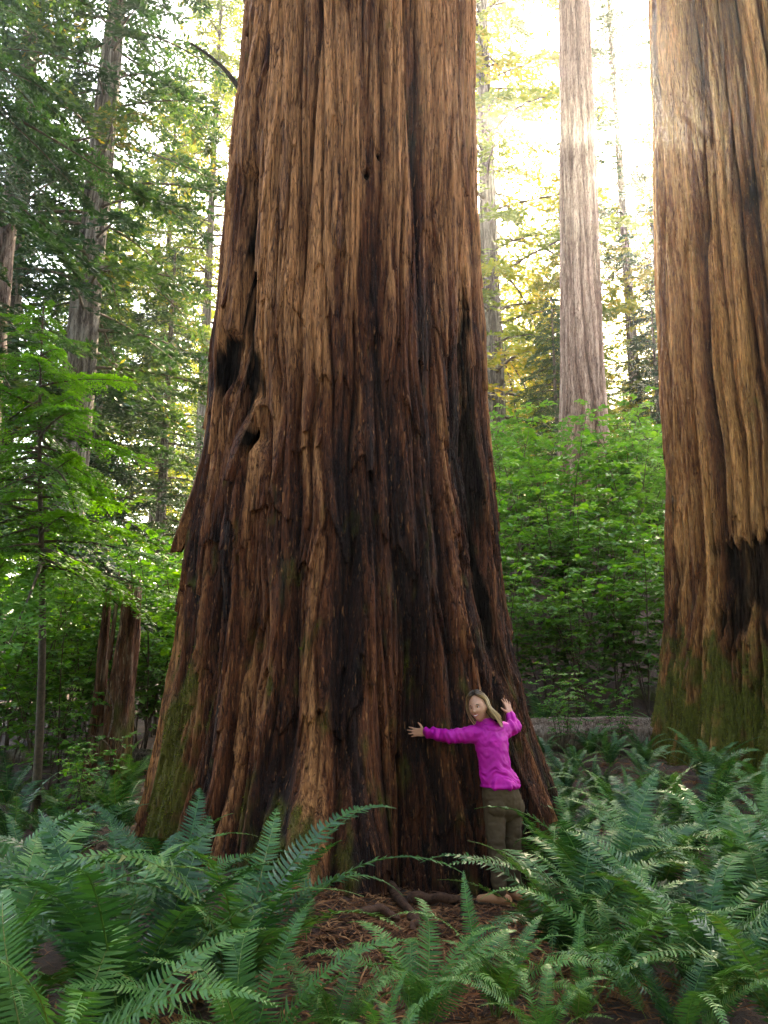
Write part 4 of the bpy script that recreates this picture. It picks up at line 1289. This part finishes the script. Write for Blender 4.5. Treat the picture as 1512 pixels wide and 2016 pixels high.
def simple(name, c_, rough=0.5, spec=0.5):
    m_, nt_, b_, o_ = new_mat(name)
    n_ = tex_noise(nt_, (1, 1, 1), 40, 2)
    nt_.links.new(ramp(nt_, n_, [(0.3, tuple(v_ * 0.85 for v_ in c_)), (0.7, c_)]), b_.inputs['Base Color'])
    b_.inputs['Roughness'].default_value = rough
    b_.inputs['Specular IOR Level'].default_value = spec
    return m_

# face details
fp = lambda x_, y_, z_: HC + (np.array([x_, y_, z_]) @ HR)
M['eye'] = simple('eye_white', (0.75, 0.72, 0.68), 0.2); M['iris'] = simple('iris', (0.03, 0.018, 0.010), 0.2)
M['brow'] = simple('brow_hair', (0.09, 0.05, 0.028), 0.8); M['lip'] = simple('lip', (0.50, 0.10, 0.09), 0.4); M['tooth'] = simple('tooth', (0.85, 0.82, 0.76), 0.3)
for sgn in (-1, 1):
    mb = MB(); ball(mb, fp(sgn * 0.030, 0.0715, 0.012), (0.0135, 0.010, 0.0056), HR); e_ = mb.build('eye', M['eye'], woman)
    mb = MB(); ball(mb, fp(sgn * 0.030, 0.0795, 0.0125), (0.0066, 0.0045, 0.0060), HR); mb.build('iris', M['iris'], e_)
    mb = MB(); tube(mb, [fp(sgn * 0.014, 0.086, 0.030), fp(sgn * 0.030, 0.0845, 0.036), fp(sgn * 0.046, 0.070, 0.029)], [.0040, .0044, .0024], 6); mb.build('eyebrow', M['brow'], woman)
arc = [(-0.034, 0.071, -0.039), (-0.017, 0.089, -0.052), (0, 0.096, -0.056), (0.017, 0.089, -0.052), (0.034, 0.071, -0.039)]
mb = MB(); tube(mb, [fp(x_, y_ - .001, z_ + 0.0075 - abs(x_) * 0.18) for x_, y_, z_ in arc], [.0015, .0035, .004, .0035, .0015], 8); mb.build('lip', M['lip'], woman)
mb = MB(); tube(mb, [fp(x_, y_ - .001, z_ - 0.0075 + abs(x_) * 0.18) for x_, y_, z_ in arc], [.0015, .004, .005, .004, .0015], 8); mb.build('lip', M['lip'], woman)
mb = MB(); tube(mb, [fp(x_ * .85, y_ - 0.001, z_ + .0005) for x_, y_, z_ in arc], [.002, .0045, .0052, .0045, .002], 8); mb.build('teeth', M['tooth'], woman)

# hair
M['hair'] = leaf_material('blond_hair', [(0, (0.025, 0.014, 0.008)), (0.4, (0.11, 0.06, 0.026)), (0.7, (0.46, 0.255, 0.10)), (1, (0.86, 0.60, 0.31))], 0.35, 0.1, (1, 1, 1), 0.6)
rh = np.random.RandomState(8)
mb = MB()
for k in range(820):
    sgn = 1 if rh.rand() < 0.5 else -1
    az_end = (rh.uniform(78, 180) if sgn > 0 else rh.uniform(88, 180)) * sgn                      # measured from the face
    az0 = np.clip(az_end + rh.normal(0, 12), -175, 175) if abs(az_end) > 125 else az_end * rh.uniform(0.08, 0.7)
    s_ = np.linspace(0, 1, 12)
    azs = np.radians(az0 + (az_end - az0) * smooth(0.05, 0.42, s_))
    lay = rh.uniform(1.05, 1.34)
    pol = np.minimum(0.12 + s_ * 2.6, 1.62)
    x_ = np.sin(pol) * np.sin(azs) * 0.079 * lay
    y_ = np.sin(pol) * np.cos(azs) * 0.098 * lay - 0.004
    z_ = np.cos(pol) * 0.120 * lay
    drop = np.clip(s_ - 0.577, 0, 1) / 0.423
    ln_ = rh.uniform(0.08, 0.18) * (0.85 if abs(az_end) < 85 else 1)
    z_ = z_ - drop * ln_
    fl = 1 + 0.10 * np.sin(drop * 2.5) - 0.10 * drop ** 2 + 0.07 * noise2(s_ * 3, k * 0.7, 3) * (0.3 + drop)
    x_ = x_ * fl; y_ = y_ * np.where(y_ < 0, 1 + 0.02 * drop, 1 - 0.25 * drop)
    P = np.stack([x_, y_, z_], -1) @ HR + HC
    P[:, 0] += (0.05 + 0.03 * (P[:, 0] > HC[0])) * drop ** 1.2
    tube(mb, P, np.interp(s_, [0, 0.3, 0.9, 1], [0.003, 0.0044, 0.0032, 0.0008]), 5, np.clip(0.12 + 0.8 * smooth(0.0, 0.4, s_) * (rh.uniform(0.1, 0.4) if rh.rand() < 0.22 else rh.uniform(0.7, 1.2)), 0, 1).repeat(5), cap=False)
mb.build('hair', M['hair'], woman)

# jacket
def fabric(name, c_, rough, spec, sheen=0.0, scale=220, bs=0.15):
    m_, nt_, b_, o_ = new_mat(name)
    n_ = tex_noise(nt_, (1, 1, 1), 9, 4)
    nt_.links.new(ramp(nt_, n_, [(0.3, tuple(v_ * 0.8 for v_ in c_)), (0.7, c_)]), b_.inputs['Base Color'])
    b_.inputs['Roughness'].default_value = rough
    b_.inputs['Specular IOR Level'].default_value = spec
    b_.inputs['Sheen Weight'].default_value = sheen
    bump(nt_, b_, tex_noise(nt_, (1, 1, 1), scale, 2), bs, 0.002)
    return m_
M['jacket'] = fabric('purple_nylon', (0.52, 0.006, 0.29), 0.5, 0.22)
M['trousers'] = fabric('olive_cotton', (0.080, 0.048, 0.023), 0.85, 0.2)
M['shoe'] = fabric('tan_leather', (0.52, 0.22, 0.10), 0.6, 0.3)
jk = MB()
JR = [(W(985, 1548, 7.02 + dy), .178, .138), (W(984, 1540, 7.02 + dy), .176, .135), (W(975, 1512, 7.03 + dy), .140, .115)] + [(r_[0], r_[1] + .016, r_[2] + .018) for r_ in T_RINGS[4:8]] + [(T_RINGS[8][0] + np.array([0, 0, .01]), .066, .064)]
ringloft(jk, JR, sv, fv)
wv_ = LWR + (LEL - LWR) * 0.10; wr_ = RWR + (REL - RWR) * 0.12
limb(jk, [LSH, LEL, wv_], [.076, .064, .049]); limb(jk, [RSH, REL, wr_], [.076, .066, .049])
limb(jk, [LSH, T_RINGS[6][0], RSH], [.060, .075, .060])
jm = remesh(jk, 0.007, 5)
def wrinkle(V, Nv):
    sl = smooth(-0.20, -0.30, V[:, 0]) + smooth(0.08, 0.14, V[:, 0]) * (V[:, 2] > 1.25)
    n1_ = noise(V[:, 0] * 7, V[:, 1] * 7, V[:, 2] * 21 + 5 * V[:, 0] + 2.5 * noise(V[:, 0] * 8, V[:, 1] * 8, V[:, 2] * 5, 5), 31)
    n2_ = noise(V[:, 0] * 30 + 9 * V[:, 2], V[:, 1] * 8, V[:, 2] * 12, 32)
    n3_ = noise(V[:, 0] * 20, V[:, 1] * 20, V[:, 2] * 24, 33)
    low_ = (0.6 + 0.9 * smooth(1.12, 0.98, V[:, 2])) * np.clip(0.55 + 1.1 * noise(V[:, 0] * 6, V[:, 1] * 6, V[:, 2] * 7, 36), 0.1, 1.4)
    hem = 0.004 * np.exp(-((V[:, 2] - V[:, 2].min() - 0.03) / 0.012) ** 2)
    return (1 - sl) * 0.021 * low_ * (1 - np.abs(n1_) * 2) * 0.8 + sl * 0.016 * n2_ + 0.005 * n3_ - hem
displace(jm, wrinkle)
jm.materials.append(M['jacket'])
jo = link('jacket', jm, woman)
# hood lying on the upper back, dark lining showing
nb_ = T_RINGS[-2][0]
bpy.context.view_layer.update()
hd_ = MB()
c0 = nb_ + sv * 0.035 - fv * 0.085 + np.array([0, 0, -0.005])
limb(hd_, [nb_ - sv * 0.085 - fv * 0.02 + np.array([0, 0, .01]), nb_ - sv * 0.05 - fv * 0.085 + np.array([0, 0, -.03]), c0 + np.array([0, 0, -.045]), nb_ + sv * 0.11 - fv * 0.06 + np.array([0, 0, -.01]), nb_ + sv * 0.11 + fv * 0.0 + np.array([0, 0, .02])], [.020, .034, .044, .036, .022])
hm = remesh(hd_, 0.006, 5)
displace(hm, lambda V, Nv: 0.006 * noise(V[:, 0] * 28, V[:, 1] * 28, V[:, 2] * 22, 41))
hm.materials.append(M['jacket'])
link('hood', hm, jo)
mb = MB(); ball(mb, nb_ + sv * 0.075 - fv * 0.045 + np.array([0, 0, 0.032]), (0.05, 0.035, 0.012), np.array([sv, fv, [0, 0, 1]]))
M['lining'] = fabric('dark_lining', (0.05, 0.012, 0.06), 0.7, 0.2)
mb.build('hood_lining', M['lining'], jo)
# trousers
trs = MB()
ringloft(trs, [(W(990, 1614, 7.03 + dy), .10, .075)] + [(r_[0], r_[1] + .012, r_[2] + .012) for r_ in T_RINGS[:3]], sv, fv)
for hp_ in (LHP, RHP):
    ball(trs, hp_ - fv * 0.045 + np.array([0, 0, 0.055]), (.095, .085, .10))
def down(a_, b__, t__): return a_ + (b__ - a_) * t__
limb(trs, [LHP, LKN, down(LKN, LAN, .95)], [.094, .072, .060]); limb(trs, [RHP, RKN, down(RKN, RAN, .95)], [.094, .072, .060])
tm = remesh(trs, 0.007, 5)
displace(tm, lambda V, Nv: 0.007 * noise(V[:, 0] * 12, V[:, 1] * 12, V[:, 2] * 22, 51) * (0.5 + smooth(0.75, 0.4, V[:, 2])) + 0.003 * noise(V[:, 0] * 30, V[:, 1] * 30, V[:, 2] * 40, 52))
tm.materials.append(M['trousers'])
link('trousers', tm, woman)
for an, dirf in ((LAN, np.array([-0.92, 0.36, 0])), (RAN, np.array([-0.55, 0.8, 0]))):
    sh = MB()
    b0 = np.array([an[0], an[1], 0.048])
    limb(sh, [b0 - dirf * 0.055, b0 + dirf * 0.06, b0 + dirf * 0.165 + np.array([0, 0, -0.012])], [.046, .046, .034])
    limb(sh, [b0 + np.array([0, 0, .0]), b0 + np.array([0, 0, .055])], [.046, .046], 8)
    sm_ = remesh(sh, 0.006, 4)
    sm_.materials.append(M['shoe'])
    so_ = link('shoe', sm_, woman)
    sh = MB()
    limb(sh, [b0 - dirf * 0.06 + [0, 0, -.028], b0 + dirf * 0.05 + [0, 0, -.028], b0 + dirf * 0.17 + [0, 0, -.028]], [.040, .044, .036])
    for k_ in range(len(sh.v)): sh.v[k_] = np.column_stack([sh.v[k_][:, :2] * 1.0, np.clip(sh.v[k_][:, 2], 0.0, 0.022)])
    sh.build('sole', M['brow'], so_)

# ------------------------------------------------------------------ the hazy air
mb = MB()
xs, ys, zs = (-120, 120), (-40, 120), (-3, 62)
V = np.array([(x_, y_, z_) for z_ in zs for y_ in ys for x_ in xs], float)
mb.add(V, np.array([[0, 2, 3, 1], [4, 5, 7, 6], [0, 1, 5, 4], [2, 6, 7, 3], [0, 4, 6, 2], [1, 3, 7, 5]]))
hz = bpy.data.materials.new('haze')
hz.use_nodes = True
nt = hz.node_tree
nt.nodes.remove(nt.nodes['Principled BSDF'])
pv = nt.nodes.new('ShaderNodeVolumePrincipled')
pv.inputs['Color'].default_value = (0.95, 0.97, 1.0, 1)
pv.inputs['Density'].default_value = 0.0006
pv.inputs['Anisotropy'].default_value = 0.85
nt.links.new(pv.outputs[0], nt.nodes['Material Output'].inputs['Volume'])
ho = mb.build('haze', hz, None, False)
ho['kind'] = 'stuff'
